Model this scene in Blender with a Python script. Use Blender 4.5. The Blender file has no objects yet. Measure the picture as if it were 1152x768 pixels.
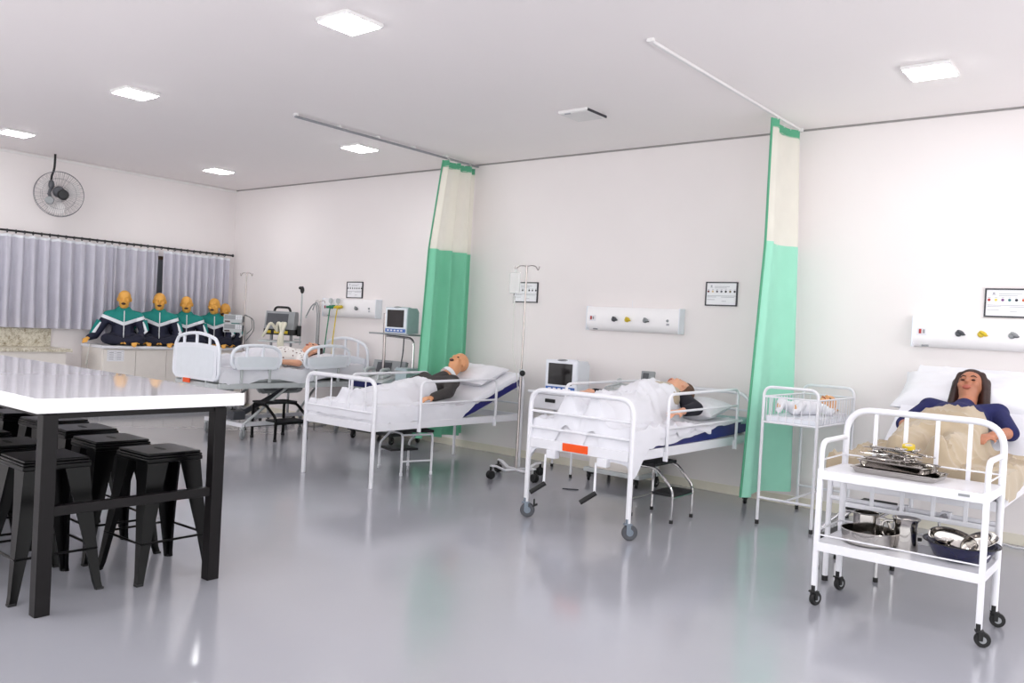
import bpy, bmesh, math, random
import numpy as np
from mathutils import Matrix, Vector, noise
random.seed(7)
PI = math.pi
C = bpy.context.scene.collection
sc = bpy.context.scene

# ------------------------------------------------------------------ materials
def lin(c):
    def f(v):
        v /= 255.0
        return v / 12.92 if v <= 0.04045 else ((v + 0.055) / 1.055) ** 2.4
    return (f(c[0]), f(c[1]), f(c[2]), 1.0)

def mat(name, rgb, rough=0.5, metal=0.0, var=0.04, scale=12.0, bump=0.0, bscale=60.0, coat=0.0, spec=0.5, emit=0.0, emit_rgb=None,
        sheen=0.0, sub=0.0):
    m = bpy.data.materials.new(name)
    m.use_nodes = True
    nt = m.node_tree
    b = nt.nodes['Principled BSDF']
    tc = nt.nodes.new('ShaderNodeTexCoord')
    c = lin(rgb)
    if var > 0:
        n = nt.nodes.new('ShaderNodeTexNoise')
        n.inputs['Scale'].default_value = scale
        n.inputs['Detail'].default_value = 3
        nt.links.new(tc.outputs['Object'], n.inputs['Vector'])
        r = nt.nodes.new('ShaderNodeValToRGB')
        r.color_ramp.elements[0].position = 0.3
        r.color_ramp.elements[1].position = 0.7
        r.color_ramp.elements[0].color = tuple(max(0, v * (1 - var)) for v in c[:3]) + (1,)
        r.color_ramp.elements[1].color = tuple(min(1, v * (1 + var)) for v in c[:3]) + (1,)
        nt.links.new(n.outputs['Fac'], r.inputs['Fac'])
        nt.links.new(r.outputs['Color'], b.inputs['Base Color'])
    else:
        b.inputs['Base Color'].default_value = c
    b.inputs['Roughness'].default_value = rough
    b.inputs['Metallic'].default_value = metal
    b.inputs['Specular IOR Level'].default_value = spec
    b.inputs['Coat Weight'].default_value = coat
    b.inputs['Coat Roughness'].default_value = 0.08
    b.inputs['Sheen Weight'].default_value = sheen
    if sub:
        b.inputs['Subsurface Weight'].default_value = sub
        b.inputs['Subsurface Radius'].default_value = (0.02, 0.01, 0.005)
    if emit:
        b.inputs['Emission Color'].default_value = lin(emit_rgb or rgb)
        b.inputs['Emission Strength'].default_value = emit
    if bump > 0:
        n2 = nt.nodes.new('ShaderNodeTexNoise')
        n2.inputs['Scale'].default_value = bscale
        n2.inputs['Detail'].default_value = 4
        nt.links.new(tc.outputs['Object'], n2.inputs['Vector'])
        bp = nt.nodes.new('ShaderNodeBump')
        bp.inputs['Strength'].default_value = bump
        bp.inputs['Distance'].default_value = 0.01
        nt.links.new(n2.outputs['Fac'], bp.inputs['Height'])
        nt.links.new(bp.outputs['Normal'], b.inputs['Normal'])
    return m

M = {}
M['wall'] = mat('wall_paint', (237, 231, 231), 0.75, var=0.012, scale=1.5, bump=0.04, bscale=150)
M['ceiling'] = mat('ceiling_paint', (252, 246, 246), 0.85, var=0.01, scale=0.8)
M['gapshade'] = mat('shadow_gap', (150, 146, 146), 0.8)
M['trimlight'] = mat('cornice_white', (240, 238, 238), 0.6)
M['base'] = mat('baseboard_cream', (226, 220, 205), 0.45, var=0.02)
M['white'] = mat('white_enamel', (230, 230, 236), 0.28, var=0.01)
M['plastic'] = mat('white_plastic', (232, 235, 243), 0.35, var=0.01)
M['plasticblue'] = mat('pale_blue_plastic', (226, 231, 238), 0.4, var=0.02)
M['offwhite'] = mat('off_white_laminate', (232, 226, 220), 0.4, var=0.015)
M['tabletop'] = mat('glossy_white_top', (243, 241, 243), 0.04, var=0.01, spec=0.5, coat=0.3)
M['blackmetal'] = mat('black_metal', (4, 4, 5), 0.28, var=0.1, spec=0.16)
M['darkleg'] = mat('dark_brown_steel', (16, 13, 15), 0.38, var=0.1, spec=0.2)
M['rubber'] = mat('black_rubber', (18, 18, 20), 0.6, var=0.1)
M['blackmatte'] = mat('black_matte', (22, 22, 26), 0.55, var=0.1)
M['chrome'] = mat('chrome', (205, 203, 204), 0.13, 1.0, var=0.02)
M['pole'] = mat('pole_steel', (176, 168, 166), 0.25, 1.0, var=0.03)
M['steel'] = mat('stainless_steel', (190, 186, 182), 0.14, 1.0, var=0.05, scale=30)
M['greymetal'] = mat('grey_metal', (150, 152, 156), 0.4, 0.4)
M['castergrey'] = mat('caster_bluegrey', (120, 130, 142), 0.4, 0.5)
M['tabletop'].node_tree.nodes['Principled BSDF'].inputs['Coat IOR'].default_value = 1.5
M['tabletop'].node_tree.nodes['Principled BSDF'].inputs['Coat Roughness'].default_value = 0.02
M['panelwhite'] = mat('panel_white', (246, 244, 246), 0.35, var=0.01)
M['grey'] = mat('grey_plastic', (146, 149, 152), 0.5)
M['lightgrey'] = mat('light_grey_plastic', (190, 194, 196), 0.45)
M['darkgrey'] = mat('dark_grey_plastic', (74, 76, 82), 0.45)
M['tealgrey'] = mat('teal_grey_plastic', (172, 188, 194), 0.45)
M['bluestrip'] = mat('blue_plastic', (62, 104, 178), 0.4)
M['screen'] = mat('dark_screen', (30, 26, 28), 0.12, var=0.1)
M['sheet'] = mat('white_cotton', (226, 226, 233), 0.9, var=0.02, scale=5, bump=0.25, bscale=9, sheen=0.2)
M['pillow'] = mat('pillow_cotton', (226, 226, 232), 0.9, var=0.02, scale=5, bump=0.3, bscale=10, sheen=0.2)
M['navyvinyl'] = mat('navy_vinyl', (24, 26, 112), 0.35, var=0.06)
M['beige'] = mat('beige_blanket', (174, 158, 134), 0.95, var=0.05, scale=6, bump=0.2, bscale=14, sheen=0.3)
M['navyknit'] = mat('navy_knit', (24, 28, 82), 0.9, var=0.1, scale=40, bump=0.2, bscale=120)
M['charcoal'] = mat('charcoal_jersey', (62, 58, 58), 0.9, var=0.08, scale=30, bump=0.15)
M['black_cloth'] = mat('black_jersey', (24, 24, 36), 0.9, var=0.1, scale=30, bump=0.15)
M['teal_cover'] = mat('teal_mattress_cover', (150, 186, 186), 0.5)
M['skin'] = mat('manikin_skin', (218, 156, 112), 0.45, var=0.05, scale=8)
M['skinpeach'] = mat('manikin_skin_peach', (226, 168, 138), 0.45, var=0.05, scale=8)
M['skinbrown'] = mat('manikin_skin_brown', (176, 116, 88), 0.45, var=0.06, scale=8)
M['skinyellow'] = mat('manikin_skin_yellow', (226, 166, 74), 0.5, var=0.05, scale=14)
M['skinbaby'] = mat('manikin_skin_tan', (222, 168, 118), 0.5, var=0.05, scale=14)
M['mouth'] = mat('manikin_mouth_dark', (58, 26, 18), 0.5)
M['teeth'] = mat('manikin_teeth', (226, 214, 200), 0.4)
M['lips'] = mat('manikin_lips', (172, 92, 76), 0.4)
M['hair'] = mat('dark_brown_hair', (46, 22, 18), 0.45, var=0.3, scale=50, bump=0.3, bscale=80)
M['hairbrown'] = mat('brown_hair', (92, 60, 40), 0.55, var=0.25, scale=50, bump=0.3, bscale=80)
M['trousers'] = mat('navy_trousers', (20, 22, 44), 0.8, var=0.1, bump=0.1)
M['zip'] = mat('white_zip', (228, 230, 234), 0.5)
M['white_stripe'] = mat('white_stripe', (232, 234, 240), 0.7)
M['tealsleeve'] = mat('teal_sleeve', (14, 128, 122), 0.8, var=0.05, bump=0.1)
M['orange'] = mat('orange_plate', (240, 84, 20), 0.4)
M['navyenamel'] = mat('navy_enamel', (22, 24, 62), 0.2, var=0.1)
M['yellow'] = mat('yellow_plastic', (214, 186, 40), 0.4)
M['greenplastic'] = mat('green_plastic', (24, 122, 86), 0.4)
M['red'] = mat('red_plastic', (172, 40, 44), 0.4)
M['paper'] = mat('sign_paper', (240, 240, 244), 0.5, var=0.01)
M['ink'] = mat('sign_ink_grey', (168, 168, 176), 0.6)
M['frameblack'] = mat('sign_frame_dark', (44, 44, 52), 0.4)
M['pipe'] = mat('clear_tube', (206, 206, 200), 0.3)
M['hose'] = mat('cream_hose', (226, 222, 204), 0.45, bump=0.4, bscale=200)
M['rodblack'] = mat('black_rod', (26, 26, 30), 0.45)
M['fanwire'] = mat('fan_wire_grey', (122, 120, 126), 0.4, 0.5)
M['fanblade'] = mat('fan_blade_pale', (226, 222, 222), 0.4)
M['lamp'] = mat('lamp_diffuser', (255, 255, 255), 0.5, var=0, emit=23.0)
M['lampoff'] = mat('lamp_diffuser_unlit', (226, 224, 224), 0.4, var=0.01)
M['lampframe'] = mat('lamp_frame', (236, 234, 234), 0.4, var=0.01)
M['windowframe'] = mat('bronze_window_frame', (92, 74, 54), 0.4, 0.3)

# granite: speckled stone
m = mat('speckled_granite', (190, 182, 164), 0.25, var=0.0)
nt = m.node_tree
tc = nt.nodes.new('ShaderNodeTexCoord'); vo = nt.nodes.new('ShaderNodeTexVoronoi'); no = nt.nodes.new('ShaderNodeTexNoise')
vo.inputs['Scale'].default_value = 75; no.inputs['Scale'].default_value = 22; no.inputs['Detail'].default_value = 6
mx = nt.nodes.new('ShaderNodeMath'); mx.operation = 'MULTIPLY_ADD'; mx.inputs[1].default_value = 0.45
cr = nt.nodes.new('ShaderNodeValToRGB')
for p_, c_ in ((0.42, (128, 112, 92)), (0.6, (182, 172, 150)), (0.8, (216, 210, 194))):
    e = cr.color_ramp.elements.new(p_); e.color = lin(c_)
cr.color_ramp.elements[0].color = lin((92, 80, 68)); cr.color_ramp.elements[-1].color = lin((226, 220, 206))
nt.links.new(tc.outputs['Object'], vo.inputs['Vector']); nt.links.new(tc.outputs['Object'], no.inputs['Vector'])
nt.links.new(vo.outputs['Distance'], mx.inputs[0]); nt.links.new(no.outputs['Fac'], mx.inputs[2])
nt.links.new(mx.outputs[0], cr.inputs['Fac']); nt.links.new(cr.outputs['Color'], nt.nodes['Principled BSDF'].inputs['Base Color'])
M['granite'] = m

# epoxy floor: glossy grey with soft unevenness
m = mat('grey_epoxy_floor', (164, 165, 173), 0.16, var=0.03, scale=0.9, spec=0.5, coat=0.35)
nt = m.node_tree
tc = nt.nodes.new('ShaderNodeTexCoord'); no = nt.nodes.new('ShaderNodeTexNoise'); no.inputs['Scale'].default_value = 3.5
no.inputs['Detail'].default_value = 2
bp = nt.nodes.new('ShaderNodeBump'); bp.inputs['Strength'].default_value = 0.05; bp.inputs['Distance'].default_value = 0.02
nt.links.new(tc.outputs['Object'], no.inputs['Vector']); nt.links.new(no.outputs['Fac'], bp.inputs['Height'])
nt.links.new(bp.outputs['Normal'], nt.nodes['Principled BSDF'].inputs['Normal'])
nt.nodes['Principled BSDF'].inputs['Coat Roughness'].default_value = 0.12
M['floor'] = m

def cloth_mat(name, rgb, trans=0.0, transl=0.25, wave=0.0):
    m = mat(name, rgb, 0.85, var=0.03, scale=6, bump=0.05, bscale=200)
    nt = m.node_tree
    out = nt.nodes['Material Output']; b = nt.nodes['Principled BSDF']
    t = nt.nodes.new('ShaderNodeBsdfTranslucent'); t.inputs['Color'].default_value = lin(rgb)
    mix = nt.nodes.new('ShaderNodeMixShader'); mix.inputs['Fac'].default_value = transl
    nt.links.new(b.outputs['BSDF'], mix.inputs[1]); nt.links.new(t.outputs['BSDF'], mix.inputs[2])
    last = mix
    if trans:
        tr = nt.nodes.new('ShaderNodeBsdfTransparent')
        mix2 = nt.nodes.new('ShaderNodeMixShader'); mix2.inputs['Fac'].default_value = trans
        nt.links.new(mix.outputs[0], mix2.inputs[1]); nt.links.new(tr.outputs[0], mix2.inputs[2]); last = mix2
    nt.links.new(last.outputs[0], out.inputs['Surface'])
    return m
M['curtgreen'] = cloth_mat('green_curtain_vinyl', (132, 210, 176), 0, 0.2)
M['curtgreenlight'] = cloth_mat('mint_curtain_vinyl', (164, 228, 204), 0, 0.2)
M['curtcream'] = cloth_mat('cream_curtain_mesh', (246, 243, 232), 0.16, 0.35)
M['curtgrey'] = cloth_mat('grey_curtain_cloth', (206, 204, 216), 0, 0.15)
M['greenhem'] = cloth_mat('green_curtain_hem', (96, 176, 140), 0, 0.2)
# bag of fluid: clear plastic
m = mat('clear_plastic_bag', (236, 238, 236), 0.2, var=0)
m.node_tree.nodes['Principled BSDF'].inputs['Alpha'].default_value = 0.55
M['bag'] = m
# patterned hospital gown
m = mat('dotted_gown', (240, 236, 234), 0.85, var=0)
nt = m.node_tree; tc = nt.nodes.new('ShaderNodeTexCoord'); vo = nt.nodes.new('ShaderNodeTexVoronoi'); vo.inputs['Scale'].default_value = 26
cr = nt.nodes.new('ShaderNodeValToRGB'); cr.color_ramp.interpolation = 'CONSTANT'
cr.color_ramp.elements[0].color = lin((128, 102, 104)); cr.color_ramp.elements[1].color = lin((240, 236, 234)); cr.color_ramp.elements[1].position = 0.27
nt.links.new(tc.outputs['Object'], vo.inputs['Vector']); nt.links.new(vo.outputs['Distance'], cr.inputs['Fac'])
nt.links.new(cr.outputs['Color'], nt.nodes['Principled BSDF'].inputs['Base Color'])
M['gown'] = m
# track jacket: teal yoke, white chevron, navy body (by height on the garment)
m = mat('track_jacket', (20, 24, 52), 0.75, var=0, bump=0.15, bscale=25)
nt = m.node_tree; tc = nt.nodes.new('ShaderNodeTexCoord'); sx = nt.nodes.new('ShaderNodeSeparateXYZ')
ab = nt.nodes.new('ShaderNodeMath'); ab.operation = 'ABSOLUTE'
ma = nt.nodes.new('ShaderNodeMath'); ma.operation = 'MULTIPLY_ADD'; ma.inputs[1].default_value = -0.38
cr = nt.nodes.new('ShaderNodeValToRGB'); cr.color_ramp.interpolation = 'CONSTANT'
cr.color_ramp.elements[0].color = lin((18, 22, 48))
cr.color_ramp.elements[1].color = lin((232, 234, 240)); cr.color_ramp.elements[1].position = 0.255
e = cr.color_ramp.elements.new(0.302); e.color = lin((12, 130, 122))
nt.links.new(tc.outputs['Object'], sx.inputs[0]); nt.links.new(sx.outputs['Y'], ab.inputs[0]); nt.links.new(ab.outputs[0], ma.inputs[0])
nt.links.new(sx.outputs['Z'], ma.inputs[2]); nt.links.new(ma.outputs[0], cr.inputs['Fac'])
nt.links.new(cr.outputs['Color'], nt.nodes['Principled BSDF'].inputs['Base Color'])
M['jacket'] = m

# ------------------------------------------------------------------ geometry collector
def fillet(pts, rad, n=5):
    pts = [Vector(p) for p in pts]
    out = [pts[0]]
    for i in range(1, len(pts) - 1):
        a, b, c = pts[i - 1], pts[i], pts[i + 1]
        r = rad[i] if isinstance(rad, (list, tuple)) else rad
        d1 = min(r, (a - b).length * 0.49); d2 = min(r, (c - b).length * 0.49)
        p1 = b + (a - b).normalized() * d1; p2 = b + (c - b).normalized() * d2
        for k in range(n + 1):
            t = k / n
            out.append(p1 * (1 - t) ** 2 + b * 2 * t * (1 - t) + p2 * t ** 2)
    out.append(pts[-1])
    return out

class G:
    def __init__(self):
        self.bm = bmesh.new(); self.mi = 0
    def _f(self, vs):
        try:
            f = self.bm.faces.new(vs); f.material_index = self.mi; f.smooth = True; return f
        except ValueError:
            return None
    def box(self, c, s, rot=None, bev=0.0):
        t = bmesh.new()
        bmesh.ops.create_cube(t, size=1.0)
        bmesh.ops.scale(t, vec=Vector(s), verts=t.verts); t.normal_update()
        if bev > 0:
            bmesh.ops.bevel(t, geom=list(t.edges), offset=min(bev, min(s) * 0.45), segments=2, affect='EDGES', profile=0.5)
        t.normal_update()
        mx = Matrix.Translation(Vector(c)) @ (rot.to_4x4() if rot is not None else Matrix.Identity(4))
        self._merge(t, mx)
        return self
    def _merge(self, t, mx):
        vm = {}
        for v in t.verts:
            vm[v] = self.bm.verts.new(mx @ v.co)
        for f in t.faces:
            q = self._f([vm[v] for v in f.verts])
            if q is not None and max(abs(k) for k in f.normal) > .999: q.smooth = False  # keep the large faces planar
        t.free()
    def b2(self, x0, x1, y0, y1, z0, z1, bev=0.0):
        return self.box(((x0 + x1) / 2, (y0 + y1) / 2, (z0 + z1) / 2), (abs(x1 - x0), abs(y1 - y0), abs(z1 - z0)), None, bev)
    def tube(self, pts, r, seg=8, closed=False, flat=1.0):
        pts = [Vector(p) for p in pts]
        q = [pts[0]]
        for p in pts[1:]:
            if (p - q[-1]).length > 1e-5: q.append(p)
        pts = q; n = len(pts)
        rr = r if isinstance(r, (list, tuple)) else [r] * n
        if len(rr) != n: rr = [rr[0] + (rr[-1] - rr[0]) * i / (n - 1) for i in range(n)]
        rings = []; nrm = None
        for i in range(n):
            if closed: t = (pts[(i + 1) % n] - pts[i - 1]).normalized()
            elif i == 0: t = (pts[1] - pts[0]).normalized()
            elif i == n - 1: t = (pts[-1] - pts[-2]).normalized()
            else: t = (pts[i + 1] - pts[i - 1]).normalized()
            if nrm is None:
                nrm = t.orthogonal().normalized()
                if abs(t.z) < 0.95: nrm = Vector((0, 0, 1)) - t * t.z; nrm.normalize()
            else:
                nrm = nrm - t * nrm.dot(t)
                if nrm.length < 1e-6: nrm = t.orthogonal()
                nrm.normalize()
            bn = t.cross(nrm)
            rings.append([self.bm.verts.new(pts[i] + (nrm * math.cos(a) * flat + bn * math.sin(a)) * rr[i])
                          for a in [2 * PI * (k + 0.5) / seg for k in range(seg)]])
        m = n if closed else n - 1
        for i in range(m):
            A = rings[i]; B = rings[(i + 1) % n]
            for k in range(seg):
                self._f([A[k], A[(k + 1) % seg], B[(k + 1) % seg], B[k]])
        if not closed:
            self._f(list(reversed(rings[0]))); self._f(rings[-1])
        return self
    def lathe(self, prof, c=(0, 0, 0), seg=16, rot=None, sx=1.0, sy=1.0, cap=True):
        mx = Matrix.Translation(Vector(c)) @ (rot.to_4x4() if rot is not None else Matrix.Identity(4))
        rings = []
        for r, z in prof:
            if r < 1e-6:
                rings.append([self.bm.verts.new(mx @ Vector((0, 0, z)))])
            else:
                rings.append([self.bm.verts.new(mx @ Vector((r * sx * math.cos(2 * PI * k / seg), r * sy * math.sin(2 * PI * k / seg), z))) for k in range(seg)])
        for A, B in zip(rings, rings[1:]):
            for k in range(seg):
                a0 = A[k % len(A)]; a1 = A[(k + 1) % len(A)]; b0 = B[k % len(B)]; b1 = B[(k + 1) % len(B)]
                vs = []
                for v in (a0, a1, b1, b0):
                    if v not in vs: vs.append(v)
                if len(vs) > 2: self._f(vs)
        if cap:
            if len(rings[0]) > 2: self._f(list(reversed(rings[0])))
            if len(rings[-1]) > 2: self._f(rings[-1])
        return self
    def ell(self, c, r, rot=None, seg=16, rings=10):
        prof = [(math.sin(PI * i / rings), -math.cos(PI * i / rings)) for i in range(rings + 1)]
        R = (rot.to_4x4() if rot is not None else Matrix.Identity(4)) @ Matrix.Diagonal((r[0], r[1], r[2], 1))
        self.lathe(prof, c, seg, R, cap=False)
        return self
    def cap(self, p1, p2, r1, r2, seg=14):
        p1, p2 = Vector(p1), Vector(p2)
        d = p2 - p1; L = d.length
        if L < 1e-5: return self.ell(p1, (r1, r1, r1))
        q = d.to_track_quat('Z', 'Y').to_matrix()
        prof = [(r1 * math.sin(a), -r1 * math.cos(a)) for a in [PI / 2 * i / 5 for i in range(6)]]
        prof += [(r2 * math.cos(a), L + r2 * math.sin(a)) for a in [PI / 2 * i / 5 for i in range(6)]]
        prof[0] = (0, -r1); prof[-1] = (0, L + r2)
        return self.lathe(prof, p1, seg, q, cap=False)
    def prism(self, outline, thick, mx=None):
        mx = mx or Matrix.Identity(4)
        a = [self.bm.verts.new(mx @ Vector((x, y, 0))) for x, y in outline]
        b = [self.bm.verts.new(mx @ Vector((x, y, thick))) for x, y in outline]
        n = len(a)
        self._f(list(reversed(a))); self._f(b)
        for i in range(n):
            self._f([a[i], a[(i + 1) % n], b[(i + 1) % n], b[i]])
        return self
    def grid(self, P, closed_u=False):
        V = [[self.bm.verts.new(p) for p in row] for row in P]
        for i in range(len(V) - 1):
            for j in range(len(V[0]) - 1):
                self._f([V[i][j], V[i][j + 1], V[i + 1][j + 1], V[i + 1][j]])
        return self
    def mesh(self, name, mats, smooth=True, ang=40):
        bmesh.ops.recalc_face_normals(self.bm, faces=self.bm.faces)
        me = bpy.data.meshes.new(name)
        self.bm.to_mesh(me); self.bm.free()
        for x in (mats if isinstance(mats, (list, tuple)) else [mats]):
            me.materials.append(M[x] if isinstance(x, str) else x)
        if not smooth: me.polygons.foreach_set('use_smooth', [False] * len(me.polygons))
        else:
            fl = [p.use_smooth for p in me.polygons]
            me.set_sharp_from_angle(angle=math.radians(ang))
            me.polygons.foreach_set('use_smooth', fl)
        return me
    def build(self, name, mats, parent=None, smooth=True, ang=40, loc=None):
        o = bpy.data.objects.new(name, self.mesh(name, mats, smooth, ang))
        C.objects.link(o)
        if parent is not None: o.parent = parent
        if loc is not None: o.location = loc
        return o

def thing(name, label, cat, loc=(0, 0, 0), rz=0.0, group=None):
    o = bpy.data.objects.new(name, None); C.objects.link(o)
    o.location = loc; o.rotation_euler = (0, 0, rz); o.empty_display_size = 0.1
    o['label'] = label; o['category'] = cat
    if group: o['group'] = group
    return o
def tag(o, label, cat, group=None):
    o['label'] = label; o['category'] = cat
    if group: o['group'] = group
    return o
def struct(o):
    o['kind'] = 'structure'; return o
def dup(root, loc, rz, label, group=None):
    r = root.copy(); C.objects.link(r); r.location = loc; r.rotation_euler = (0, 0, rz); r['label'] = label
    if group: r['group'] = group
    for ch in list(root.children):
        c = ch.copy(); C.objects.link(c); c.parent = r
        for g in list(ch.children):
            d = g.copy(); C.objects.link(d); d.parent = c
    return r

def organic(name, g, mats, parent, voxel=0.009, smooth=6, keep=0.5):
    """one continuous skin grown over overlapping tapered volumes"""
    tmp = g.build(name + '_tmp', mats, None, smooth=False)
    md = tmp.modifiers.new('r', 'REMESH'); md.mode = 'VOXEL'; md.voxel_size = voxel; md.adaptivity = 0.0
    md = tmp.modifiers.new('s', 'SMOOTH'); md.factor = 0.5; md.iterations = smooth
    if keep < 1:
        md = tmp.modifiers.new('d', 'DECIMATE'); md.ratio = keep
    dg = bpy.context.evaluated_depsgraph_get()
    me = bpy.data.meshes.new_from_object(tmp.evaluated_get(dg))
    old = tmp.data
    bpy.data.objects.remove(tmp); bpy.data.meshes.remove(old)
    me.name = name
    me.polygons.foreach_set('use_smooth', [True] * len(me.polygons))
    me.materials.clear()
    for x in (mats if isinstance(mats, (list, tuple)) else [mats]): me.materials.append(M[x])
    o = bpy.data.objects.new(name, me); C.objects.link(o)
    if parent is not None: o.parent = parent
    return o

RX = lambda a: Matrix.Rotation(a, 3, 'X')
RY = lambda a: Matrix.Rotation(a, 3, 'Y')
RZ = lambda a: Matrix.Rotation(a, 3, 'Z')
RXR = RY(PI / 2)          # lathe axis z -> x

# ------------------------------------------------------------------ room shell
LX, RXW, BY, FY, CZ = -11.38, 3.2, 7.25, -3.4, 3.26
def slab(name, c, s, m):
    return struct(G().box(c, s).build(name, m, smooth=False))
slab('floor', ((LX + RXW) / 2, (BY + FY) / 2, -0.05), (RXW - LX + .4, BY - FY + .4, 0.1), 'floor')
slab('ceiling', ((LX + RXW) / 2, (BY + FY) / 2, CZ + 0.05), (RXW - LX + .4, BY - FY + .4, 0.1), 'ceiling')
slab('wall_back', ((LX + RXW) / 2, BY + 0.05, CZ / 2), (RXW - LX + .2, 0.1, CZ), 'wall')
# left wall with its window opening
WY0, WY1, WZ0, WZ1 = 1.2, 6.95, 1.12, 2.15
g = G()
g.b2(LX - .1, LX, FY, WY0, 0, CZ); g.b2(LX - .1, LX, WY1, BY, 0, CZ)
g.b2(LX - .1, LX, WY0, WY1, 0, WZ0); g.b2(LX - .1, LX, WY0, WY1, WZ1, CZ)
struct(g.build('wall_left', 'wall', smooth=False))
g = G()
g.b2(LX - .08, LX - .03, WY0, WY1, WZ0, WZ0 + .05); g.b2(LX - .08, LX - .03, WY0, WY1, WZ1 - .05, WZ1)
for y in (WY0 + .025, 2.6, 4.0, 5.2, 6.02, WY1 - .025):
    g.b2(LX - .08, LX - .03, y - .03, y + .03, WZ0, WZ1)
w = struct(g.build('window_1', 'windowframe', smooth=False))
gl = mat('window_glass', (120, 126, 132), 0.05, var=0.02)
o = G().b2(LX - .065, LX - .055, WY0, WY1, WZ0, WZ1).build('window_pane', gl, w, smooth=False)
slab('baseboard_back', ((LX + RXW) / 2, BY - 0.006, 0.04), (RXW - LX, 0.012, 0.08), 'base')
slab('baseboard_left', (LX + 0.006, (BY + FY) / 2, 0.04), (0.012, BY - FY, 0.08), 'base')
slab('shade_strip', ((LX + RXW) / 2, BY - 0.004, CZ - 0.008), (RXW - LX, 0.008, 0.016), 'gapshade')  # flat dark strip, the shade of the wall-ceiling gap painted as colour
slab('trim_2', (LX + 0.012, (BY + FY) / 2, CZ - 0.03), (0.024, BY - FY, 0.022), 'trimlight')

# ------------------------------------------------------------------ ceiling lights
def ceiling_light(x, y, label, lit=True, group='square ceiling light panels', s=0.30):
    t = thing('ceiling_light', label, 'ceiling light', (x, y, CZ), 0, group if lit else None)
    g = G(); g.box((0, 0, -0.013), (s, s, 0.026), None, 0.006)
    g.build('frame', 'lampframe', t)
    o = G().box((0, 0, -0.0285), (s - .03, s - .03, 0.006), None, 0.002).build('diffuser', 'lamp' if lit else 'lampoff', t)
    if not lit:
        G().box((-.06, -.13, -0.03), (.06, .012, .008)).build('clip', 'ink', t, smooth=False)
        G().box((.148, 0, -0.018), (.008, .29, .02)).build('edge_gasket', 'frameblack', t, smooth=False)
    return t
LIGHTS = [(-4.19, 3.40, 'lit square ceiling light nearest the middle of the ceiling, largest in view'),
          (-7.19, 3.55, 'lit square ceiling light between the fan end and the near light in the front row'),
          (-10.15, 3.71, 'lit square ceiling light over the window wall, partly cut off by the frame'),
          (-9.99, 6.08, 'lit square ceiling light nearest the far room corner'),
          (-7.07, 5.96, 'lit square ceiling light beside the first bare curtain rail'),
          (-1.45, 6.02, 'lit square ceiling light over the bed with the woman manikin')]
for x, y, l in LIGHTS: ceiling_light(x, y, l)
ceiling_light(-4.14, 5.90, 'unlit square ceiling light between the two curtain rails', False)
for x in (-10.1, -7.15, -4.2, -1.45, 1.4):
    for y in (1.1, -1.4):
        ceiling_light(x, y, 'lit square ceiling light in the rows overhead, outside the frame')
ceiling_light(-1.45, 3.45, 'lit square ceiling light in the front row over the trolley side, above the frame')
ceiling_light(1.4, 3.45, 'lit square ceiling light in the front row beyond the frame edge')
ceiling_light(1.4, 6.0, 'lit square ceiling light in the wall row beyond the frame edge')

# ------------------------------------------------------------------ curtain rails and hospital curtains
def rail(x, y0, y1, label, chrome):
    t = thing('curtain_rail', label, 'curtain rail', (x, y0, CZ))
    g = G(); L = y1 - y0
    g.box((0, L / 2, -0.014 if not chrome else -0.03), (0.024, L, 0.02), None, .003)
    g.build('track', 'greymetal' if chrome else 'lampframe', t)
    for k in range(5 if chrome else 2):
        y = L * k / (5 if chrome else 1) * 0.98 + .01
        G().box((0, y, -0.01), (0.045, 0.03, 0.021), None, .002).build('bracket', 'lampframe', t)
    return t
rail(-6.5, 4.70, 7.24, 'slim grey curtain rail on the ceiling carrying the darker green curtain', True)
rail(-2.745, 4.60, 7.24, 'slim white curtain rail on the ceiling carrying the mint green curtain', False)

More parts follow.
